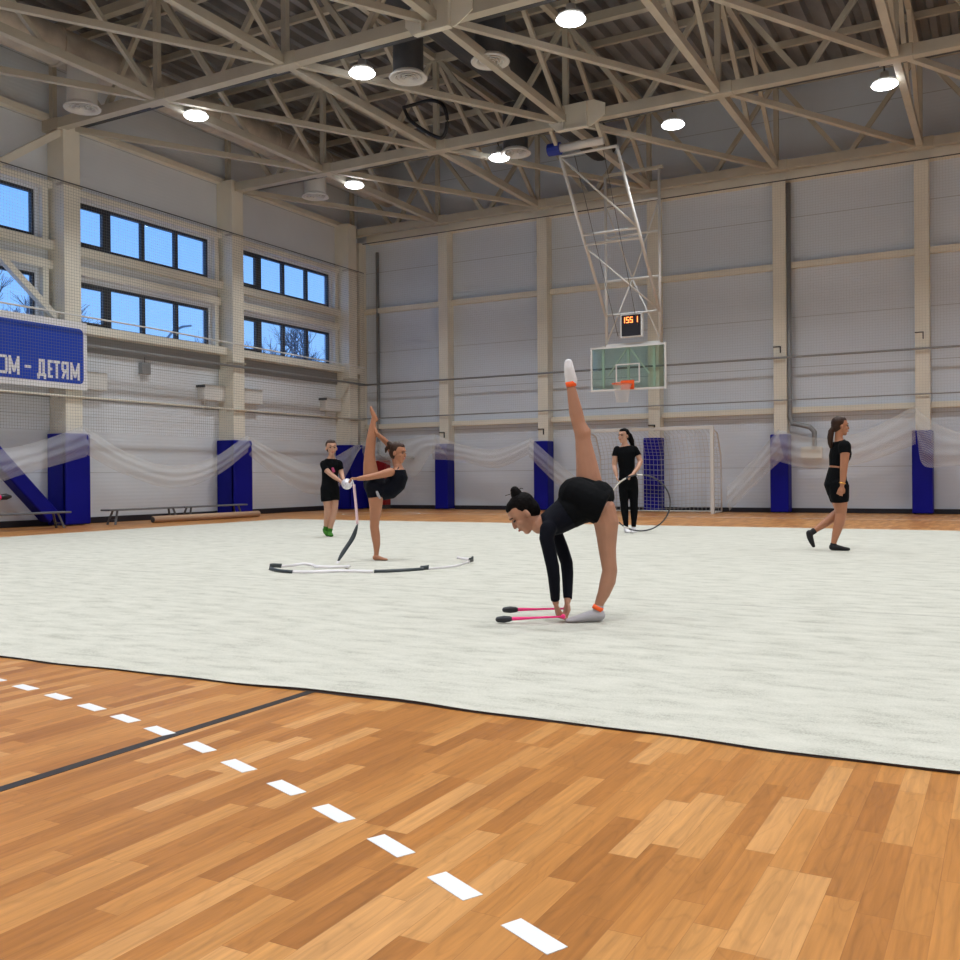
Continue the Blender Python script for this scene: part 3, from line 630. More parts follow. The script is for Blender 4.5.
# ------------------------------------------------------------------ benches, tube, bag
def bench(y, L, lab, x=-16.12):
    t = thing('gym_bench', lab, 'bench', (x, y, 0), 0, 'low grey gym benches')
    obj('seat', bevel(bx(-.14, .14, 0, L, .285, .32), .008), M['plank'], t)
    for yy in (.25, L - .25):
        for s in (-1, 1):
            obj('leg', beam(BM(), (s * .12, yy + (.1 if yy > 1 else -.1), .0), (s * .07, yy, .285), .035), M['plank'], t)
        obj('foot_bar', beam(BM(), (-.12, yy + (.06 if yy > 1 else -.06), .1), (.12, yy + (.06 if yy > 1 else -.06), .1), .025), M['plank'], t)
    return t
bench(9.75, 2.78, 'low grey gym bench in front of the padded diagonal brace', -16.1)
bench(13.45, 2.0, 'low grey gym bench, its far end meeting the next bench')
bench(15.48, 2.0, 'low grey gym bench ending in front of the blue pad')
t = thing('cardboard_tube', 'long brown cardboard carpet core lying on the floor by the benches', 'tube', (-15.85, 14.45, .075))
obj('shell', tube(BM(), [(0, 0, 0), (0, 3.25, 0)], .072, 20), M['tube'], t, True)
obj('end_ring', tube(BM(), [(0, -.012, 0), (0, 0, 0)], .06, 20), M['darkgrey'], t)
t = thing('sports_bag', 'dark sports bag on the grey bench at the edge of the view', 'bag', (-16.1, 10.35, .322))
obj('bag_body', bevel(bx(-.13, .13, -.3, .3, 0, .22), .06, 3), M['clubb'], t, True)
obj('handle', tube(BM(), [(0, -.12, .21), (0, -.08, .34), (0, .08, .34), (0, .12, .21)], .012, 8), M['cable'], t, True)
t = thing('gymnastics_club', 'pink club with black grip tip resting on the sports bag', 'gymnastics club', (-16.1, 10.82, .60))
obj('rod', tube(BM(), [(0, -.28, 0), (0, .3, .02)], [.045, .05], 12), M['pink'], t, True)
obj('grip_tip', loft(BM(), [((0, .3, .02), .05, .05, (0, 0, 1)), ((0, .42, .03), .06, .06, (0, 0, 1)), ((0, .5, .03), .03, .03, (0, 0, 1))]), M['clubb'], t, True)

# ------------------------------------------------------------------ carpet
bm = BM(); NXc, NYc = 160, 40
X0, X1, Y0, Y1 = -14.3, .35, 3.27, 16.82
def edge(x): return .010 * math.sin(x * 2.3) + .009 * math.sin(x * 5.1 + 1) + .005 * math.sin(x * 11) - .055 * max(0, min(2.2, -2.7 - x))
tops = [[None] * (NYc + 1) for _ in range(NXc + 1)]
for i in range(NXc + 1):
    for j in range(NYc + 1):
        x = X0 + (X1 - X0) * i / NXc; v = j / NYc; y = Y0 + (Y1 - Y0) * v ** 1.6
        y += edge(x) * max(0, 1 - v * 6); z = .009 + (.004 * max(0, math.sin(x * 2.3 + .8)) if j == 0 else 0)
        tops[i][j] = bm.verts.new((x, y, z))
for i in range(NXc):
    for j in range(NYc): bm.faces.new((tops[i][j], tops[i + 1][j], tops[i + 1][j + 1], tops[i][j + 1])).material_index = 0
rimv = [tops[i][0] for i in range(NXc + 1)] + [tops[NXc][j] for j in range(1, NYc + 1)] + [tops[i][NYc] for i in range(NXc - 1, -1, -1)] + [tops[0][j] for j in range(NYc - 1, 0, -1)]
low = [bm.verts.new((v.co.x, v.co.y, .0015)) for v in rimv]
for q in range(len(rimv)):
    bm.faces.new((low[q], low[(q + 1) % len(rimv)], rimv[(q + 1) % len(rimv)], rimv[q])).material_index = 1
t = thing('gymnastics_carpet', 'huge off-white gymnastics carpet covering the court floor', 'carpet', (0, 0, 0))
o = obj('carpet_sheet', bm, [M['carpet'], M['carpet_edge']], t)
bm = BM()
pv = None
for i in range(NXc + 1):
    x = X0 + (X1 - X0) * i / NXc; y = Y0 + edge(x); wv = .002 + .007 * max(0, math.sin(x * 2.3 + .8)) + .004 * math.sin(x * 7)
    r = [bm.verts.new((x, y - wv, .0025)), bm.verts.new((x, y + .004, .004))]
    if pv: bm.faces.new((pv[0], r[0], r[1], pv[1]))
    pv = r
obj('dark_backing', bm, M['carpet_edge'], t)['label'] = 'dark backing showing under the near edge'

# ------------------------------------------------------------------ people
CZ = .009       # carpet top
class Fig:
    """A figure seen across the view: x along the camera's right, y away from it, z up, metres; traced at ppm pixels per metre."""
    def __init__(s, label, loc, ppm, px, py, skin, voxel=.006):
        s.t = thing('person', label, 'person', (loc[0], loc[1], CZ), TH); s.k = ppm; s.px = px; s.py = py; s.b = BM(); s.skin = skin; s.vox = voxel; s.parts = []
    def P(s, x, y, d=0.): z = (s.py - y) / s.k; return V(((x - s.px) / s.k + z * .0087, d, z))
    def chain(s, pts, thin=(0, 1, 0)):
        """pts: (px, py, depth, r) or (px, py, depth, r_side, r_thin), radii in px"""
        out = []
        for p in pts:
            rs = p[3] / s.k; rt = (p[4] if len(p) > 4 else p[3]) / s.k; out.append((s.P(p[0], p[1], p[2]), rs, rt, thin and V(thin)))
        return out
    def cut(s, ch, a, b, grow=.006):
        def at(u):
            i = min(len(ch) - 2, int(u)); f = u - i; p, q = ch[i], ch[i + 1]
            return (p[0].lerp(q[0], f), p[1] + (q[1] - p[1]) * f + grow, p[2] + (q[2] - p[2]) * f + grow, p[3])
        us = [a] + [i for i in range(len(ch)) if a < i < b] + [b]
        return [at(u) for u in us]
    def head(s, c, f, u, k=1., ears=True):
        f = V(f).normalized(); u = V(u); u = (u - f * u.dot(f)).normalized(); sd = f.cross(u); ax = (f, sd, u); s.hd = (c, f, u, sd, k)
        e = lambda a, b, d: c + (f * a + sd * b + u * d) * k
        r = lambda *v: tuple(q * k for q in v)
        ellipsoid(s.b, e(-.012, 0, .035), r(.092, .073, .080), ax)
        ellipsoid(s.b, e(.022, 0, -.030), r(.064, .054, .076), ax)
        ellipsoid(s.b, e(.050, 0, -.088), r(.026, .027, .022), ax)
        loft(s.b, [(e(.078, 0, .012), .008 * k, .008 * k, u), (e(.092, 0, -.010), .010 * k, .010 * k, u), (e(.095, 0, -.024), .014 * k, .010 * k, u)])
        ellipsoid(s.b, e(.074, 0, .034), r(.012, .045, .010), ax)
        for q in (-1, 1):
            ellipsoid(s.b, e(.055, q * .032, -.022), r(.024, .022, .022), ax)
            if ears: ellipsoid(s.b, e(-.010, q * .074, -.010), r(.015, .012, .027), ax)
        ellipsoid(s.b, e(.080, 0, -.054), r(.010, .021, .010), ax)
    def face(s, lips=True):
        c, f, u, sd, k = s.hd; e = lambda a, b, d: c + (f * a + sd * b + u * d) * k; ax = (f, sd, u)
        for q in (-1, 1):
            obj('eye', ellipsoid(BM(), e(.0745, q * .031, .008), (.010 * k, .014 * k, .0065 * k), ax), M['eye'], s.t, True)
            obj('eyebrow', loft(BM(), [(e(.082, q * .014, .029), .004, .003, f), (e(.082, q * .030, .034), .004, .003, f), (e(.072, q * .047, .029), .003, .003, f)], 8), M['hairb'] if s.hairm is not M['hair'] else M['hair'], s.t, True)
        obj('lips', ellipsoid(BM(), e(.0885, 0, -.055), (.006 * k, .019 * k, .007 * k), ax), M['lips'], s.t, True)
    def hair(s, m, extra=(), name='hair'):
        """skull cap of hair plus (name, [(px,py,d,r)...]) bun or tail pieces as children"""
        s.hairm = m; c, f, u, sd, k = s.hd; e = lambda a, b, d: c + (f * a + sd * b + u * d) * k; ax = (f, sd, u); b = BM()
        ellipsoid(b, e(-.030, 0, .047), (.087 * k, .081 * k, .080 * k), ax); ellipsoid(b, e(-.052, 0, .005), (.062 * k, .070 * k, .078 * k), ax)
        ellipsoid(b, e(.000, 0, .078), (.070 * k, .060 * k, .042 * k), ax)
        h = s.fuse(name, b, m, .006, 3)
        for nm, pts in extra: 
            bb = BM(); loft(bb, s.chain(pts)); obj(nm, bb, m, s.t, True)
    def hand(s, w, dirn, palm, k=1., curl=.5, spread=.16, thumb=1):
        """w wrist centre; dirn towards the fingertips; palm the way the palm faces; thumb +1/-1 side"""
        d = V(dirn).normalized(); n = V(palm); n = (n - d * n.dot(d)).normalized(); sd = d.cross(n) * thumb
        loft(s.b, [(w, .020 * k, .016 * k, n), (w + d * .03 * k, .032 * k, .014 * k, n), (w + d * .072 * k, .036 * k, .013 * k, n)], 12)
        for i, (o, L) in enumerate(((.027, .062), (.009, .070), (-.009, .066), (-.026, .052))):
            p0 = w + (d * .060 + sd * o * .95) * k; a = o / .027 * spread; dd = (d * math.cos(a) + sd * math.sin(a)).normalized(); pts = [p0]; ang = 0
            for j, fr in enumerate((.35, .42, .30, .26)):
                ang += curl * (.35, .6, .55, .35)[j]; dv = dd * math.cos(ang) + n * math.sin(ang); pts.append(pts[-1] + dv * L * fr * k)
            loft(s.b, [(p, r_ * k, r_ * k, n) for p, r_ in zip(pts, (.0095, .0092, .0086, .008, .007))], 8)
        p0 = w + (d * .018 + sd * .020) * k; pts = [p0, p0 + (d * .028 + sd * .022 + n * .008) * k, p0 + (d * .055 + sd * .028 + n * .018) * k, p0 + (d * .074 + sd * .024 + n * .028) * k]
        loft(s.b, [(p, r_ * k, r_ * k, n) for p, r_ in zip(pts, (.012, .0115, .0095, .0078))], 8)
    def fuse(s, name, bm, m, vox, it, parent=None):
        me = bpy.data.meshes.new(name); bm.to_mesh(me); bm.free(); o = bpy.data.objects.new(name, me); C.objects.link(o)
        r = o.modifiers.new('r', 'REMESH'); r.mode = 'VOXEL'; r.voxel_size = vox; r.use_smooth_shade = True
        q = o.modifiers.new('s', 'SMOOTH'); q.factor = .5; q.iterations = it
        dg = bpy.context.evaluated_depsgraph_get(); me2 = bpy.data.meshes.new_from_object(o.evaluated_get(dg)); bpy.data.objects.remove(o); bpy.data.meshes.remove(me)
        me2.name = name; me2.materials.clear(); me2.materials.append(m)
        for p in me2.polygons: p.use_smooth = True
        return link(bpy.data.objects.new(name, me2), s.t)
    def body(s): s.fuse('body', s.b, s.skin, s.vox, 3)
    def wear(s, name, m, lofts, label=None, it=4, vox=.007):
        b = BM()
        for l, caps in lofts: loft(b, l, 18, caps)
        o = s.fuse(name, b, m, vox, it)
        if label: o['label'] = label
        return o

# --- A: gymnast bending down, one leg straight up
a = Fig('girl gymnast in black bending to the carpet with one leg raised straight up', (-2.32, 5.63), 159., 590, 622, M['skin'], .005)
torso = a.chain([(598, 498, 0, 21, 15), (589, 502, 0, 21, 17.5), (578, 507, 0, 19, 17.5), (566, 515, 0, 17.5, 15.5), (555, 522, 0, 19, 13.5), (546, 526, 0, 20, 11), (539, 527, 0, 12, 8)], None)
loft(a.b, torso, 20)
loft(a.b, a.chain([(543, 526, 0, 7.5), (536, 522, 0, 7), (528, 516, 0, 7)]))
legS = a.chain([(594, 500, -.045, 12), (601, 511, -.06, 13.6), (605, 524, -.065, 12.5), (605.5, 538, -.06, 10.3), (606, 550, -.06, 8.8), (607, 560, -.06, 8.0), (608.5, 571, -.06, 7.6), (606.5, 582, -.06, 7.9), (602.5, 594, -.06, 6.2), (598, 604, -.06, 4.6), (596.5, 611, -.06, 4.4)])
loft(a.b, legS)
footS = a.chain([(598, 615.5, -.06, 5, 5.5), (590, 616, -.06, 5.6, 5.2), (580, 618, -.06, 6.4, 3.6), (571, 619.6, -.06, 6.3, 2.2), (566, 620.2, -.06, 5, 1.6)], (0, 0, 1))
loft(a.b, footS)
legR = a.chain([(592, 496, .07, 14), (590, 482, .07, 13), (588, 466, .07, 11), (585.5, 450, .07, 9), (584.2, 441, .07, 7.9), (583.8, 433.5, .07, 8.5), (580, 425, .07, 7.0), (577, 413, .07, 7.1), (574.6, 401, .07, 5.9), (571.8, 386, .07, 4.4), (571, 380, .07, 4.6)])
loft(a.b, legR)
footR = a.chain([(572.5, 381, .07, 5, 5.5), (571, 375, .07, 5.6, 5.2), (569.8, 368, .07, 6.2, 4.6), (569.4, 363, .07, 5, 3.7)], (1, 0, 0))
loft(a.b, footR)
armN = a.chain([(547, 529, -.12, 7.5), (545, 538, -.135, 6.4), (548, 552, -.14, 5.8), (551, 566, -.14, 5.6), (552.5, 577, -.12, 5.1), (553.7, 590, -.09, 4.4), (554.5, 600, -.06, 3.6), (555, 603, -.055, 3.3)])
armF = a.chain([(553, 529, .12, 7.5), (558, 538, .135, 6.4), (564, 552, .135, 5.8), (568.5, 566, .13, 5.6), (569, 577, .10, 5.1), (568.5, 590, .06, 4.4), (568, 600, .02, 3.6), (567.5, 603, .01, 3.3)])
loft(a.b, armN); loft(a.b, armF)
a.hand(a.P(555.2, 604, -.05), (.18, .1, -1), (1, .25, 0), .92, .75, .12, 1)
a.hand(a.P(567.3, 604, 0), (-.12, -.05, -1), (-.9, -.5, 0), .92, .95, .10, -1)
a.head(a.P(523.5, 515), (-.72, -.12, -.66), (-.66, 0, .74), 1.03)
a.hair(M['hair'], [('bun', [(518.5, 498, 0, 5.2), (516, 494.5, 0, 5.8), (514.8, 491.5, 0, 4.6)])])
obj('hair_strand', tube(BM(), [a.P(517, 495), a.P(511, 494.5), a.P(505, 496.5)], .002, 6), M['hair'], a.t)
obj('hair_strand', tube(BM(), [a.P(517, 491), a.P(521, 489), a.P(523, 489.5)], .0025, 6), M['hair'], a.t)
a.face(); a.body()
a.wear('long_sleeved_top', M['navy'], [(a.cut(torso, 2.2, 5.6, .008), (1, 0)), (a.cut(armN, 0, 6.2, .006), (1, 0)), (a.cut(armF, 0, 6.2, .006), (1, 0)),
    (a.chain([(546, 526.5, 0, 13, 10), (540, 523.5, 0, 9, 8.6)], None), (1, 0))])
sh1 = [(p[0], p[1] * 1.0 + .012, p[2] + .010, p[3]) for p in torso[:4]]
a.wear('black_shorts', M['cloth'], [(sh1, (1, 0)),
    (a.chain([(576, 496, 0, 22, 18), (590, 503, -.03, 23, 18.8), (604, 509.3, -.05, 21, 19.5)], None), (1, 0)),
    (a.chain([(584, 506, .02, 20, 19), (589.5, 494, .05, 18, 18.5), (593.2, 484, .06, 16.5, 17.6)], None), (1, 0))])
a.wear('sock', M['sock'], [(a.cut(footS, 0, 4, .003), (1, 1)), (a.cut(legS, 9.2, 10, .004), (0, 1))], 'grey ankle sock on the standing foot', 2, .005)
a.wear('sock', M['sockw'], [(a.cut(footR, 0, 3, .003), (1, 1)), (a.cut(legR, 9.2, 10, .004), (0, 1))], 'white ankle sock on the raised foot', 2, .005)
loft_ = a.chain([(600.5, 604.5, -.06, 5.6), (598.3, 609.6, -.06, 5.6)]); obj('ankle_band', loft(BM(), [(p, r1 + .004, r2 + .004, th) for p, r1, r2, th in a.chain([(597.6, 606.4, -.06, 4.9), (595.8, 610.2, -.06, 5.0)])], 20, (0, 0)), M['neon'], a.t, True)
obj('ankle_band', loft(BM(), [(p, r1 + .004, r2 + .004, th) for p, r1, r2, th in a.chain([(572.4, 387, .07, 4.6), (571.6, 382, .07, 4.9)])], 20, (0, 0)), M['neon'], a.t, True)

# --- B: ribbon gymnast holding her leg up behind the head
b = Fig('girl gymnast in dark leotard holding one leg up behind her with a ribbon in hand', (-6.11, 8.75), 90.66, 378, 561, M['skin3'])
torso = b.chain([(374, 487.5, 0, 11, 9.5), (381, 491.5, 0, 11, 10), (389, 490, 0, 10.5, 10), (395.5, 484, 0, 10.5, 10), (398, 477, 0, 11, 9.4), (398, 471.5, 0, 10.5, 7), (397.8, 468, 0, 6.5, 4.6)], None)
loft(b.b, torso, 18); loft(b.b, b.chain([(397.5, 469, 0, 4.2), (397.5, 464, -.01, 3.9), (398, 459, -.01, 3.9)]))
legS = b.chain([(375, 488, -.06, 9), (376, 498, -.06, 7.6), (376, 509, -.055, 6.2), (375, 520, -.05, 4.9), (374.6, 527, -.05, 4.6), (375.8, 536, -.05, 4.6), (376.8, 545, -.05, 3.7), (376.6, 553, -.05, 2.5), (376.2, 557, -.05, 2.4)])
loft(b.b, legS); loft(b.b, b.chain([(375.3, 558, -.05, 2.7), (379, 558.3, -.06, 3, 2.3), (384, 559.4, -.07, 3.3, 1.4), (387, 559.8, -.075, 2.8, 1.1)], (0, 0, 1)))
legR = b.chain([(372, 486, .06, 9), (370, 475, .07, 8), (368.8, 464, .07, 6.6), (368.6, 455, .07, 5.4), (369.2, 449, .07, 5.0), (370.2, 440, .07, 5), (371.2, 431, .07, 4.1), (372.3, 423, .07, 2.9), (372.6, 420, .07, 2.7)])
loft(b.b, legR); loft(b.b, b.chain([(374.6, 420, .07, 2.7), (372.6, 415.5, .07, 3.1, 2.5), (370.7, 410.5, .07, 3.3, 1.7), (369.9, 407.5, .07, 2.6, 1.1)], (1, 0, .4)))
armN = b.chain([(391, 473, -.12, 4.4), (385, 474.8, -.14, 4.0), (378, 476.5, -.15, 3.4), (372, 477.6, -.15, 3.1), (365, 478.7, -.15, 2.7), (359.5, 479.3, -.15, 2.0)])
loft(b.b, armN)
armF = b.chain([(397, 470, .1, 4.3), (394, 460, .14, 3.6), (389, 450, .15, 3.2), (386.5, 444.5, .15, 3), (381, 439, .12, 2.7), (376, 434.5, .05, 2.0)])
loft(b.b, armF)
b.hand(b.P(359, 479.4, -.15), (-1, 0, .02), (0, -.4, -1), .8, .8, .1, 1)
b.hand(b.P(376, 434.5, .05), (-.25, .1, 1), (-.9, .4, .1), .8, .7, .1, -1)
b.head(b.P(398.2, 454.2, -.01), (.86, -.42, -.12), (.1, 0, 1), .98)
b.hair(M['hairb'], [('bun', [(391.5, 449, .0, 3.2), (390, 446.5, 0, 3.6), (389, 444.5, 0, 2.6)]), ('hair_tuft', [(388.5, 447, 0, 2), (386, 450, -.01, 1.8), (385.5, 453, -.01, .8)])])
b.face(); b.body()
b.wear('leotard', M['navy'], [(b.cut(torso, 0, 5.2, .007), (1, 0)), (b.cut(legS, 0, 1.0, .006), (1, 0)), (b.cut(legR, 0, .75, .006), (1, 0)), (b.chain([(376, 485, 0, 11, 10), (380, 491, -.03, 10.5, 9.8)], None), (1, 1))])
for dd in (-.07, .07): obj('shoulder_strap', loft(BM(), [(b.P(399, 477, dd - .03) + V((.05, 0, 0)), .014, .006, V((1, 0, .4))), (b.P(398.5, 469.5, dd * 1.1), .014, .035, V((1, 0, 0))), (b.P(394, 475, dd), .014, .03, V((1, 0, 0)))], 10), M['navy'], b.t, True)
obj('leotard_stripe', loft(BM(), [(b.P(378, 492, -.155), .012, .004, V((0, 1, 0))), (b.P(379.5, 496, -.16), .016, .004, V((0, 1, 0))), (b.P(381.5, 499, -.15), .010, .004, V((0, 1, 0)))], 8), M['sock'], b.t, True)

# --- C: girl with the ball
c = Fig('girl in black t-shirt, shorts and green socks holding a silver ball', (-9.34, 11.99), 64.1, 328, 537, M['skin2'])
torso = c.chain([(331, 494, 0, 7.5, 6), (331, 488, 0, 8.2, 6.2), (330.8, 480, 0, 7.2, 5.6), (331.2, 472, 0, 8, 6), (332, 465, 0, 8.6, 5.6), (332.2, 461.5, 0, 7, 4.2), (332.3, 458, 0, 3.6, 3.3)])
loft(c.b, torso, 18); loft(c.b, c.chain([(332.3, 461, 0, 2.9), (332.7, 455, -.02, 2.8), (333, 450, -.02, 2.8)]))
l1 = c.chain([(328, 489, -.02, 5.2), (328, 500, -.03, 4.6), (328.8, 507, -.03, 3.7), (329, 512, -.03, 3.4), (328, 519, 0, 3.3), (327, 526, .02, 2.4), (326.5, 529.5, .03, 2.0)])
l2 = c.chain([(334, 489, .02, 5.2), (335, 499, .02, 4.6), (335.5, 506, .01, 3.7), (335.2, 511, 0, 3.4), (333.5, 519, 0, 3.2), (331.5, 528, 0, 2.4), (330.8, 532, 0, 2.0)])
f1 = c.chain([(325.5, 530.5, .05, 2.2), (326.5, 533, .02, 2.4, 1.8), (328.5, 535.4, -.02, 2.5, 1.2)], (0, .4, 1)); f2 = c.chain([(330, 533.7, .02, 2.2, 2.3), (331.5, 534.5, -.05, 2.4, 1.9), (333, 535.6, -.12, 2.5, 1.1)], (0, 0, 1))
for q in (l1, l2, f1, f2): loft(c.b, q)
an = c.chain([(325.5, 465, -.02, 3.6), (327.5, 470, -.08, 3.0), (332, 474, -.13, 2.4), (337, 477.5, -.18, 2.3), (343, 481.5, -.22, 1.6)])
af = c.chain([(339.5, 464.5, .02, 3.4), (341.5, 471, .02, 2.7), (343.5, 476.5, -.04, 2.3), (346, 481, -.14, 1.5)])
loft(c.b, an); loft(c.b, af)
c.hand(c.P(343.3, 481.7, -.225), (.85, -.1, -.55), (.3, .9, .2), .85, .5, .12, -1); c.hand(c.P(346.3, 481.2, -.15), (.6, -.35, -.6), (.1, -.3, 1), .8, .5, .1, 1)
c.head(c.P(332.8, 448.8, -.03), (.34, -.93, -.02), (0, 0, 1), 1.1); c.hair(M['hairb'], [('bun', [(331, 443, .08, 2.6), (330, 442, .1, 2)])]); c.face(); c.body()
c.wear('t_shirt', M['cloth'], [(c.cut(torso, 1.6, 5.6, .009), (0, 0)), (c.cut(an, 0, 1.25, .012), (1, 0)), (c.cut(af, 0, .9, .012), (1, 0))])
o = obj('shirt_print', loft(BM(), [(c.P(334.5, 468.5, -.103), .018, .004, V((0, 1, 0))), (c.P(336, 473, -.108), .022, .004, V((0, 1, 0)))], 8), mat('print_pink', (.45, .05, .15), .6), c.t)
c.wear('shorts', M['cloth'], [(c.cut(torso, 0, 2.3, .011), (1, 0)), (c.cut(l1, 0, 1.25, .02), (1, 0)), (c.cut(l2, 0, 1.3, .02), (1, 0))])
c.wear('sock', M['sockg'], [(c.cut(f1, 0, 2, .005), (1, 1)), (c.cut(l1, 5.2, 6, .005), (0, 1))], 'green sock on the heel-raised foot', 2); c.wear('sock', M['sockg'], [(c.cut(f2, 0, 2, .005), (1, 1)), (c.cut(l2, 5.2, 6, .005), (0, 1))], 'green sock on the flat foot', 2)
R_ = Matrix.Rotation(TH, 3, 'Z')
def world(fig, p): return V(fig.t.location) + R_ @ p
bp = world(c, c.P(350.3, 484.6, -.27))
t = thing('gymnastics_ball', 'silver gymnastics ball held in two hands by the girl in green socks', 'ball', bp)
obj('ball_shell', ellipsoid(BM(), (0, 0, 0), (.085,) * 3, seg=28), M['silver'], t, True); obj('valve', ellipsoid(BM(), (.03, -.08, .0), (.006, .004, .006)), M['darkgrey'], t)

# --- D: girl with the hoop
d = Fig('girl in black t-shirt and leggings standing with a hoop in front of the goal', (-5.32, 14.61), 62.6, 630, 533, M['skin2'])
torso = d.chain([(628, 486, 0, 7.2, 6), (628, 480, 0, 8.6, 6.4), (626.8, 469, 0, 7.3, 5.2), (626, 461, 0, 8.2, 5.8), (625.6, 453, 0, 9.5, 5.8), (625.2, 448, 0, 8.3, 4.2), (624.8, 445.5, 0, 3.6, 3.3)])
loft(d.b, torso, 18); loft(d.b, d.chain([(624.8, 447, 0, 2.9), (624.2, 442, -.01, 2.8), (623.8, 437, 0, 2.9)]))
l1 = d.chain([(624, 481, 0, 5.6), (623.8, 492, 0, 5), (624, 503, 0, 3.9), (624.6, 512, 0, 3.6), (625.6, 522, 0, 2.5), (626, 528, 0, 2.0)]); l2 = d.chain([(632, 481, 0, 5.6), (633.2, 492, 0, 5), (633.8, 503, 0, 3.9), (634, 512, 0, 3.6), (633.8, 522, 0, 2.5), (633.6, 528, 0, 2.0)])
f1 = d.chain([(626.2, 530.6, .03, 2.3, 2.2), (627, 531, -.05, 2.5, 1.8), (627.6, 532, -.13, 2.6, 1.2)], (0, 0, 1)); f2 = d.chain([(633.6, 530.6, .03, 2.3, 2.2), (633.4, 531, -.05, 2.5, 1.8), (633, 532, -.13, 2.6, 1.2)], (0, 0, 1))
for q in (l1, l2, f1, f2): loft(d.b, q)
an = d.chain([(617, 449.8, 0, 3.0), (615, 456, 0, 2.9), (614.3, 466, 0, 2.5), (614.8, 471, -.05, 2.3), (615.6, 476, -.1, 1.6)]); af = d.chain([(634.4, 449.8, 0, 3.0), (638, 456, 0, 2.9), (640, 462.5, -.03, 2.6), (636.5, 468.5, -.12, 2.3), (631, 474.5, -.2, 1.6)])
loft(d.b, an); loft(d.b, af)
d.hand(d.P(615.6, 476.3, -.11), (.1, -.15, -1), (.8, -.3, 0), .85, .8, .1, 1); d.hand(d.P(630.6, 474.8, -.21), (-.85, -.1, -.5), (0, .4, -1), .85, .8, .1, -1)
d.head(d.P(623.2, 436.6, 0), (-.72, -.68, -.02), (0, 0, 1), 1.02)
d.hair(M['hair'], [('ponytail', [(627, 432.5, .06, 2.2), (630, 436, .08, 2.9), (632.2, 441.5, .08, 2.9), (633.4, 446.5, .07, 1.9)])]); d.face(); d.body()
d.wear('t_shirt', M['cloth'], [(d.cut(torso, 1.3, 5.5, .010), (0, 0)), (d.cut(an, 0, 1.05, .008), (1, 0)), (d.cut(af, 0, 1.05, .008), (1, 0))])
d.wear('leggings', M['cloth'], [(d.cut(torso, 0, 2., .006), (1, 0)), (d.cut(l1, 0, 4.9, .004), (1, 0)), (d.cut(l2, 0, 4.9, .004), (1, 0))])
for f_, l_ in ((f1, l1), (f2, l2)): d.wear('sock', M['sockw'], [(d.cut(f_, 0, 2, .004), (1, 1)), (d.cut(l_, 4.9, 5, .004), (0, 1))], None, 2)
hc = world(d, d.P(637.2, 503, -.27)); hr = .44
t = thing('gymnastics_hoop', 'dark gymnastics hoop with pale tape held by the girl before the goal', 'hoop', hc, TH)
rg = [V((hr * 1.03 * math.cos(x_ * PI / 32), -.10 * math.cos(x_ * PI / 32), hr * math.sin(x_ * PI / 32))) for x_ in range(65)]
obj('ring', tube(BM(), rg, .0115, 8), M['hoopm'], t, True)
for i0, i1 in ((21, 32), (15, 17), (35, 37), (42, 44)): obj('tape', tube(BM(), rg[i0:i1 + 1], .0125, 8), M['hoopl'], t, True)

# --- E: walking girl
e = Fig('girl in black cropped t-shirt and shorts walking right across the carpet', (-1.8, 12.06), 84.15, 838, 551, M['skin3'])
torso = e.chain([(837.5, 494, 0, 11.5, 8.3), (835.8, 485, 0, 12.5, 10.2), (837, 476, 0, 11, 8.6), (838.5, 467, 0, 10, 7.6), (839.8, 457, 0, 11.5, 9.2), (840.8, 449.5, 0, 13, 8.4), (840, 443.5, 0, 10, 6), (839.2, 440.5, 0, 4.6, 4.2)], (1, 0, 0))
loft(e.b, torso, 18); loft(e.b, e.chain([(839.2, 443, 0, 4.1), (839, 437, 0, 3.9), (839.5, 431, 0, 4)]));
l1 = e.chain([(837, 487, -.07, 9), (838, 498, -.07, 8), (839, 507, -.06, 6.5), (839.8, 514, -.05, 5.2), (838, 524, -.05, 5), (835, 534, -.05, 4), (832.9, 542, -.05, 2.8), (832.3, 545.5, -.05, 2.7)])
l2 = e.chain([(838, 487, .07, 9), (840.5, 498, .07, 7.8), (842, 507, .07, 6), (841.8, 513, .07, 5), (836, 517.5, .07, 4.9), (828, 524, .07, 4.2), (820, 529.5, .07, 3), (815, 532.8, .07, 2.6)])
f1 = e.chain([(831.3, 547.4, -.05, 3, 3), (836, 548, -.05, 3.2, 2.6), (842, 549, -.06, 3.4, 1.7), (847, 549.6, -.06, 2.8, 1.2)], (0, 0, 1)); f2 = e.chain([(811.8, 534, .07, 3, 2.9), (812.6, 538.5, .07, 3.2, 2.7), (814.4, 543.5, .07, 3.2, 2), (816, 547, .07, 2.6, 1.3)], (1, 0, .2))
for q in (l1, l2, f1, f2): loft(e.b, q)
an = e.chain([(840.5, 447.5, -.14, 5.2), (840, 455, -.165, 4.5), (839, 463, -.175, 3.9), (838.3, 470.5, -.18, 3.6), (837.8, 478, -.18, 3.1), (836.8, 485.5, -.18, 2.2)]); af = e.chain([(841, 447.5, .14, 5), (841.5, 457, .17, 4.2), (842.5, 468, .18, 3.5), (846, 478, .18, 3), (848.6, 484.5, .18, 2.1)])
loft(e.b, an); loft(e.b, af)
e.hand(e.P(836.7, 486, -.18), (-.3, 0, -1), (.4, 1, 0), .95, .35, .12, 1); e.hand(e.P(848.8, 485, .18), (.45, 0, -1), (-.9, -.3, -.2), .95, .6, .1, -1)
e.head(e.P(841, 427.3, 0), (1, -.05, -.03), (0, 0, 1), .98)
e.hair(M['hairb'], [('ponytail', [(834, 428.5, 0, 2.6), (831.6, 432, 0, 3), (830.6, 438, 0, 3), (830.6, 444, 0, 2.5), (831, 448, 0, 1.4)])]); e.face(); e.body()
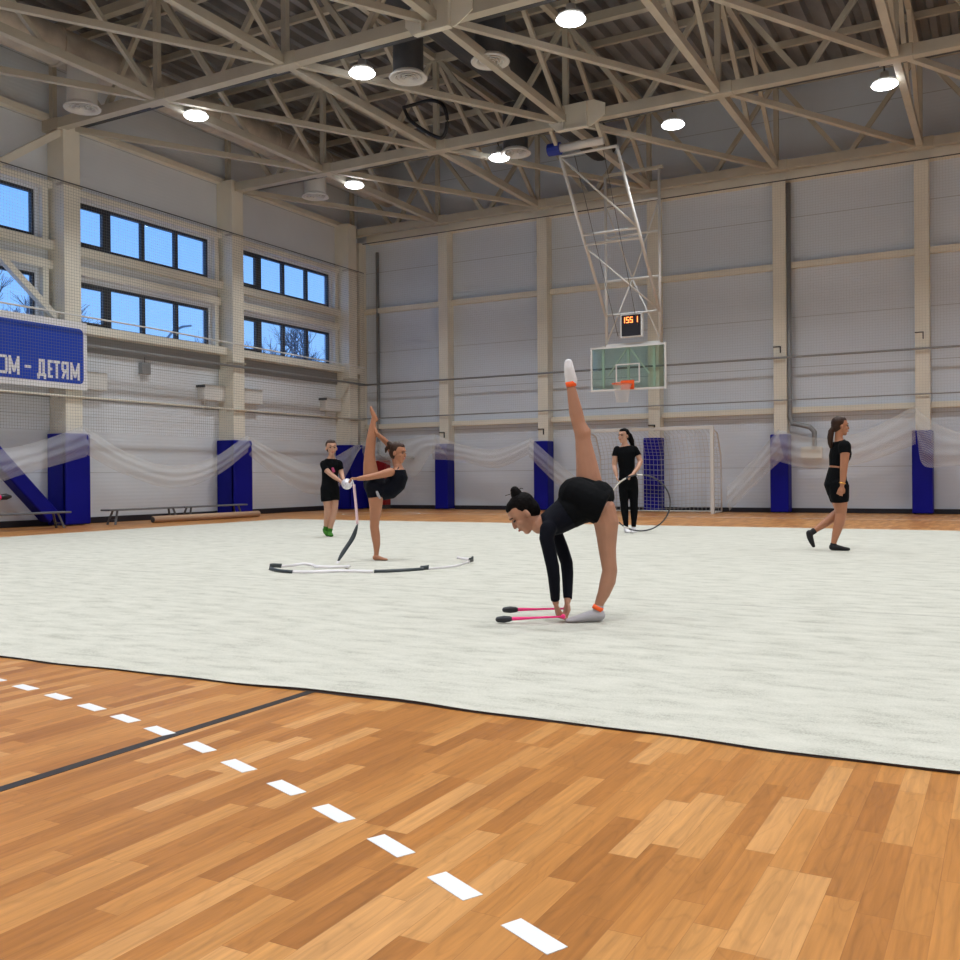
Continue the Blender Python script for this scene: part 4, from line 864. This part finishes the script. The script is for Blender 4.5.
e.wear('cropped_t_shirt', M['cloth'], [(e.cut(torso, 2.95, 6.7, .008), (0, 0)), (e.cut(an, 0, .95, .012), (1, 0)), (e.cut(af, 0, .95, .012), (1, 0)), (e.chain([(845.5, 454, 0, 10, 5.6), (845, 458, 0, 9.5, 5.4)], (1, 0, 0)), (1, 1))])
e.wear('shorts', M['cloth'], [(e.cut(torso, 0, 2.75, .008), (1, 0)), (e.cut(l1, 0, 1.5, .010), (1, 0)), (e.cut(l2, 0, 1.5, .010), (1, 0))])
for f_, l_, lb in ((f1, l1, 'black ankle sock on the flat foot'), (f2, l2, 'black ankle sock on the lifted foot')): e.wear('sock', M['sockb'], [(e.cut(f_, 0, 3, .004), (1, 1)), (e.cut(l_, 6.5, 7, .005), (0, 1))], lb, 2)
obj('bracelet', loft(BM(), e.chain([(837.1, 483.2, -.18, 3.2), (836.9, 484.2, -.18, 3.1)]), 16, (0, 0)), M['gold'], e.t, True)

# --- clubs of the bending gymnast
def club(p_end, p_head, lab):
    A_, B_ = world(a, p_end), world(a, p_head); ax = (B_ - A_); L = ax.length; ax.normalize()
    t = thing('gymnastics_club', lab, 'gymnastics club', A_)
    up = V((0, 0, 1))
    obj('rod', loft(BM(), [(ax * .0, .006, .006, up), (ax * (L * .5), .0075, .0075, up), (ax * (L - .05), .012, .012, up)], 12), M['pink'], t, True)
    obj('knob', ellipsoid(BM(), ax * -.005, (.015,) * 3), M['pink'], t, True)
    obj('club_head', loft(BM(), [(ax * (L - .055), .010, .010, up), (ax * (L - .035), .018, .018, up), (ax * L, .022, .022, up), (ax * (L + .035), .018, .018, up)], 16), M['clubb'], t, True)
club(a.P(561, 615.5, -.10), a.P(503.5, 617.8, -.09), 'pink gymnastics club with black head, the nearer of the two on the carpet')
club(a.P(566, 612.5, .12), a.P(511, 614.0, .16), 'pink gymnastics club with black head, the farther of the two on the carpet')

# --- ribbon
t = thing('gymnastics_ribbon', 'long white and black ribbon falling from the gymnast\'s hand and curling on the carpet', 'ribbon', (0, 0, 0))
def strip(name, pts, wd, w, m, lab=None):
    """thin cloth strip: pts world, wd width directions, w widths"""
    n = len(pts); bm = BM(); pv = None
    for i in range(n):
        p = V(pts[i]); h = V(wd[i]).normalized() * w[i] / 2; dirv = (V(pts[min(i + 1, n - 1)]) - V(pts[max(i - 1, 0)])).normalized(); nn = dirv.cross(h).normalized() * .0012
        r = [bm.verts.new(p - h - nn), bm.verts.new(p + h - nn), bm.verts.new(p + h + nn), bm.verts.new(p - h + nn)]
        if pv:
            for q in range(4): bm.faces.new((pv[q], pv[(q + 1) % 4], r[(q + 1) % 4], r[q]))
        else: bm.faces.new(r[::-1])
        pv = r
    bm.faces.new(pv); o = obj(name, bm, m, t, True)
    if lab: o['label'] = lab
rt_ = R_ @ V((1, 0, 0)); fw_ = R_ @ V((0, 1, 0))
W_ = lambda x, y, dd: world(b, b.P(x, y, dd))
obj('stick', tube(BM(), [W_(353.5, 479, -.18), W_(356.5, 487, -.2)], .006, 8), M['ribw'], t, True)
q = smooth([W_(356, 485, -.2), W_(357.5, 500, -.2), W_(358.8, 515, -.2), W_(359.3, 524, -.2)]); strip('ribbon_cloth', q, [rt_ + fw_ * 1.2] * len(q), [.038] * len(q), M['ribp'], 'pale pink upper run of the ribbon')
q = smooth([W_(359.3, 524, -.2), W_(355, 537, -.22), W_(347, 550, -.26), W_(342.5, 559, -.32)]); nq = len(q)
strip('ribbon_cloth', q, [rt_ * .8 + V((0, 0, .35))] * nq, [.012 + .075 * math.sin(PI * (i + .3) / (nq + .3)) for i in range(nq)], M['ribb'], 'wide black run of the ribbon')
q = smooth([W_(342.5, 559, -.32), W_(341.5, 564, -.40), W_(343, 570, -.55), (-5.75, 7.74, .045)]); strip('ribbon_cloth', q, [rt_ + fw_ * .3] * len(q), [.035] * len(q), M['ribw'], 'white run of the ribbon reaching the carpet')
def ground(pts, w, m, lab, tilt=.8):
    q = smooth([(x, y, z + CZ) for x, y, z in pts]); strip('ribbon_cloth', q, [V((.25 * math.sin(i * .7), .3, tilt))for i in range(len(q))], [w] * len(q), m, lab)
ground([(-5.75, 7.74, .03), (-5.88, 7.62, .03), (-6.05, 7.60, .03), (-6.2, 7.72, .03)], .032, M['ribw'], 'white run near the hanging end')
ground([(-6.2, 7.72, .03), (-6.30, 7.70, .04), (-6.36, 7.58, .03), (-6.40, 7.48, .03)], .03, M['ribw'], 'white left run')
ground([(-6.40, 7.48, .035), (-6.45, 7.38, .045), (-6.40, 7.30, .03)], .045, M['ribb'], 'black fold at the left end')
ground([(-6.40, 7.30, .025), (-6.2, 7.2, .02), (-6.0, 7.17, .02)], .035, M['ribb'], 'dark run at the left')
ground([(-6.0, 7.17, .02), (-5.85, 7.22, .02), (-5.62, 7.42, .02), (-5.3, 7.5, .02)], .03, M['ribw'], 'white front run')
ground([(-5.3, 7.52, .02), (-5.15, 7.58, .025), (-5.0, 7.72, .03), (-4.92, 7.80, .035)], .034, M['ribb'], 'black front run')
ground([(-4.95, 7.78, .04), (-4.90, 7.86, .045)], .05, M['ribb'], 'black knot of the front run')
ground([(-4.90, 7.86, .03), (-4.82, 8.1, .03), (-4.84, 8.4, .03), (-4.95, 8.75, .03)], .026, M['ribw'], 'white right run')
ground([(-4.95, 8.72, .035), (-4.97, 8.86, .045), (-5.05, 8.95, .035)], .06, M['ribb'], 'black fold at the right end')
ground([(-5.05, 8.95, .03), (-5.16, 8.97, .03), (-5.25, 9.0, .04)], .032, M['ribw'], 'pale tail of the ribbon')

# ------------------------------------------------------------------ outside
single('snowy_ground', bx(-90, XL - .5, -30, 90, -.3, -.05), M['snow'], 'snowy ground outside the windows', 'ground')['kind'] = 'structure'
def tree(x, y, h, lab, seed):
    rnd = random.Random(seed); t = thing('bare_tree', lab, 'tree', (x, y, -.06), 0, 'bare trees outside'); tr = BM(); br = BM()
    def grow(bm, p, dv, L, r, dep):
        q = p + dv * L; bend = V((rnd.uniform(-.1, .1), rnd.uniform(-.1, .1), 0)) * L
        tube(bm, [p, p.lerp(q, .5) + bend, q], [r, r * .8, r * .6], 5)
        if dep == 0: return
        for k in range(rnd.choice((3, 4, 4))):
            a = rnd.uniform(0, 2 * PI); s = rnd.uniform(.3, .75); nd = (dv + V((math.cos(a), math.sin(a), rnd.uniform(-.1, .4))) * s).normalized()
            grow(br, p.lerp(q, rnd.uniform(.55, 1)), nd, L * rnd.uniform(.62, .8), r * .56, dep - 1)
    grow(tr, V((0, 0, 0)), V((0, 0, 1)), h * .34, h * .018, 5)
    obj('trunk', tr, M['bark'], t); obj('branches', br, M['bark'], t)
for i, (x, y, h, lab) in enumerate([(-38, 26.5, 11.5, 'behind the banner bay windows'), (-38, 31.2, 9.6, 'at the left edge of the middle window bay'), (-40, 40.3, 9.9, 'at the right edge of the middle window bay'), (-38, 41.8, 10.2, 'first seen in the far window bay'), (-37, 44.0, 10.5, 'second seen in the far window bay'), (-38, 46.8, 11, 'third seen in the far window bay'), (-40, 51.5, 11.6, 'last seen in the far window bay'), (-43, 47.5, 11.8, 'behind the other trees of the far bay'), (-46, 31, 12, 'second behind the banner bay windows')]):
    tree(x, y, h, 'bare winter tree outside, ' + lab, 40 + i)
t = thing('street_lamp', 'curved street lamp outside the middle window bay', 'street lamp', (-34, 31.6, -.06))
obj('pole', tube(BM(), [(0, 0, 0), (0, 0, 6.8), (0, .25, 7.4), (0, .75, 7.9), (0, 1.3, 8.15)], .06, 8), M['grey'], t, True); obj('lamp_head', loft(BM(), [((0, 1.25, 8.14), .12, .05, (0, 0, 1)), ((0, 1.75, 8.25), .13, .05, (0, 0, 1))]), M['grey'], t, True)

# ------------------------------------------------------------------ sky, camera, view
w = bpy.data.worlds.new('dusk_sky'); bpy.context.scene.world = w; w.use_nodes = True; nt = w.node_tree; bg = nt.nodes['Background']
tc = nt.nodes.new('ShaderNodeTexCoord'); sp = nt.nodes.new('ShaderNodeSeparateXYZ'); cr = nt.nodes.new('ShaderNodeValToRGB')
cr.color_ramp.elements[0].position = .0; cr.color_ramp.elements[0].color = (.30, .56, 1.0, 1); cr.color_ramp.elements[1].position = .45; cr.color_ramp.elements[1].color = (.13, .37, .95, 1)
nt.links.new(tc.outputs['Generated'], sp.inputs[0]); nt.links.new(sp.outputs['Z'], cr.inputs[0]); nt.links.new(cr.outputs[0], bg.inputs[0]); bg.inputs[1].default_value = 1.0

cam = bpy.data.cameras.new('camera'); co = bpy.data.objects.new('camera', cam); C.objects.link(co); cam.sensor_width = 36; cam.lens = 962 / 960 * 36; cam.clip_end = 300
f = V((-math.sin(TH), math.cos(TH), 0)); pitch = -3.3 / 962
f = (f + V((0, 0, pitch))).normalized(); r = V((math.cos(TH), math.sin(TH), 0)); roll = math.radians(.5)
u = r.cross(f); r2 = r * math.cos(roll) - u * math.sin(roll); u2 = r2.cross(f)
co.matrix_world = Matrix(((r2.x, u2.x, -f.x, 0), (r2.y, u2.y, -f.y, 0), (r2.z, u2.z, -f.z, .92), (0, 0, 0, 1)))
S = bpy.context.scene; S.camera = co
S.view_settings.view_transform = 'Standard'; S.view_settings.look = 'None'; S.view_settings.gamma = 1; S.view_settings.exposure = .38; S.view_settings.use_curve_mapping = False
S.cycles.max_bounces = 7; S.cycles.transparent_max_bounces = 16
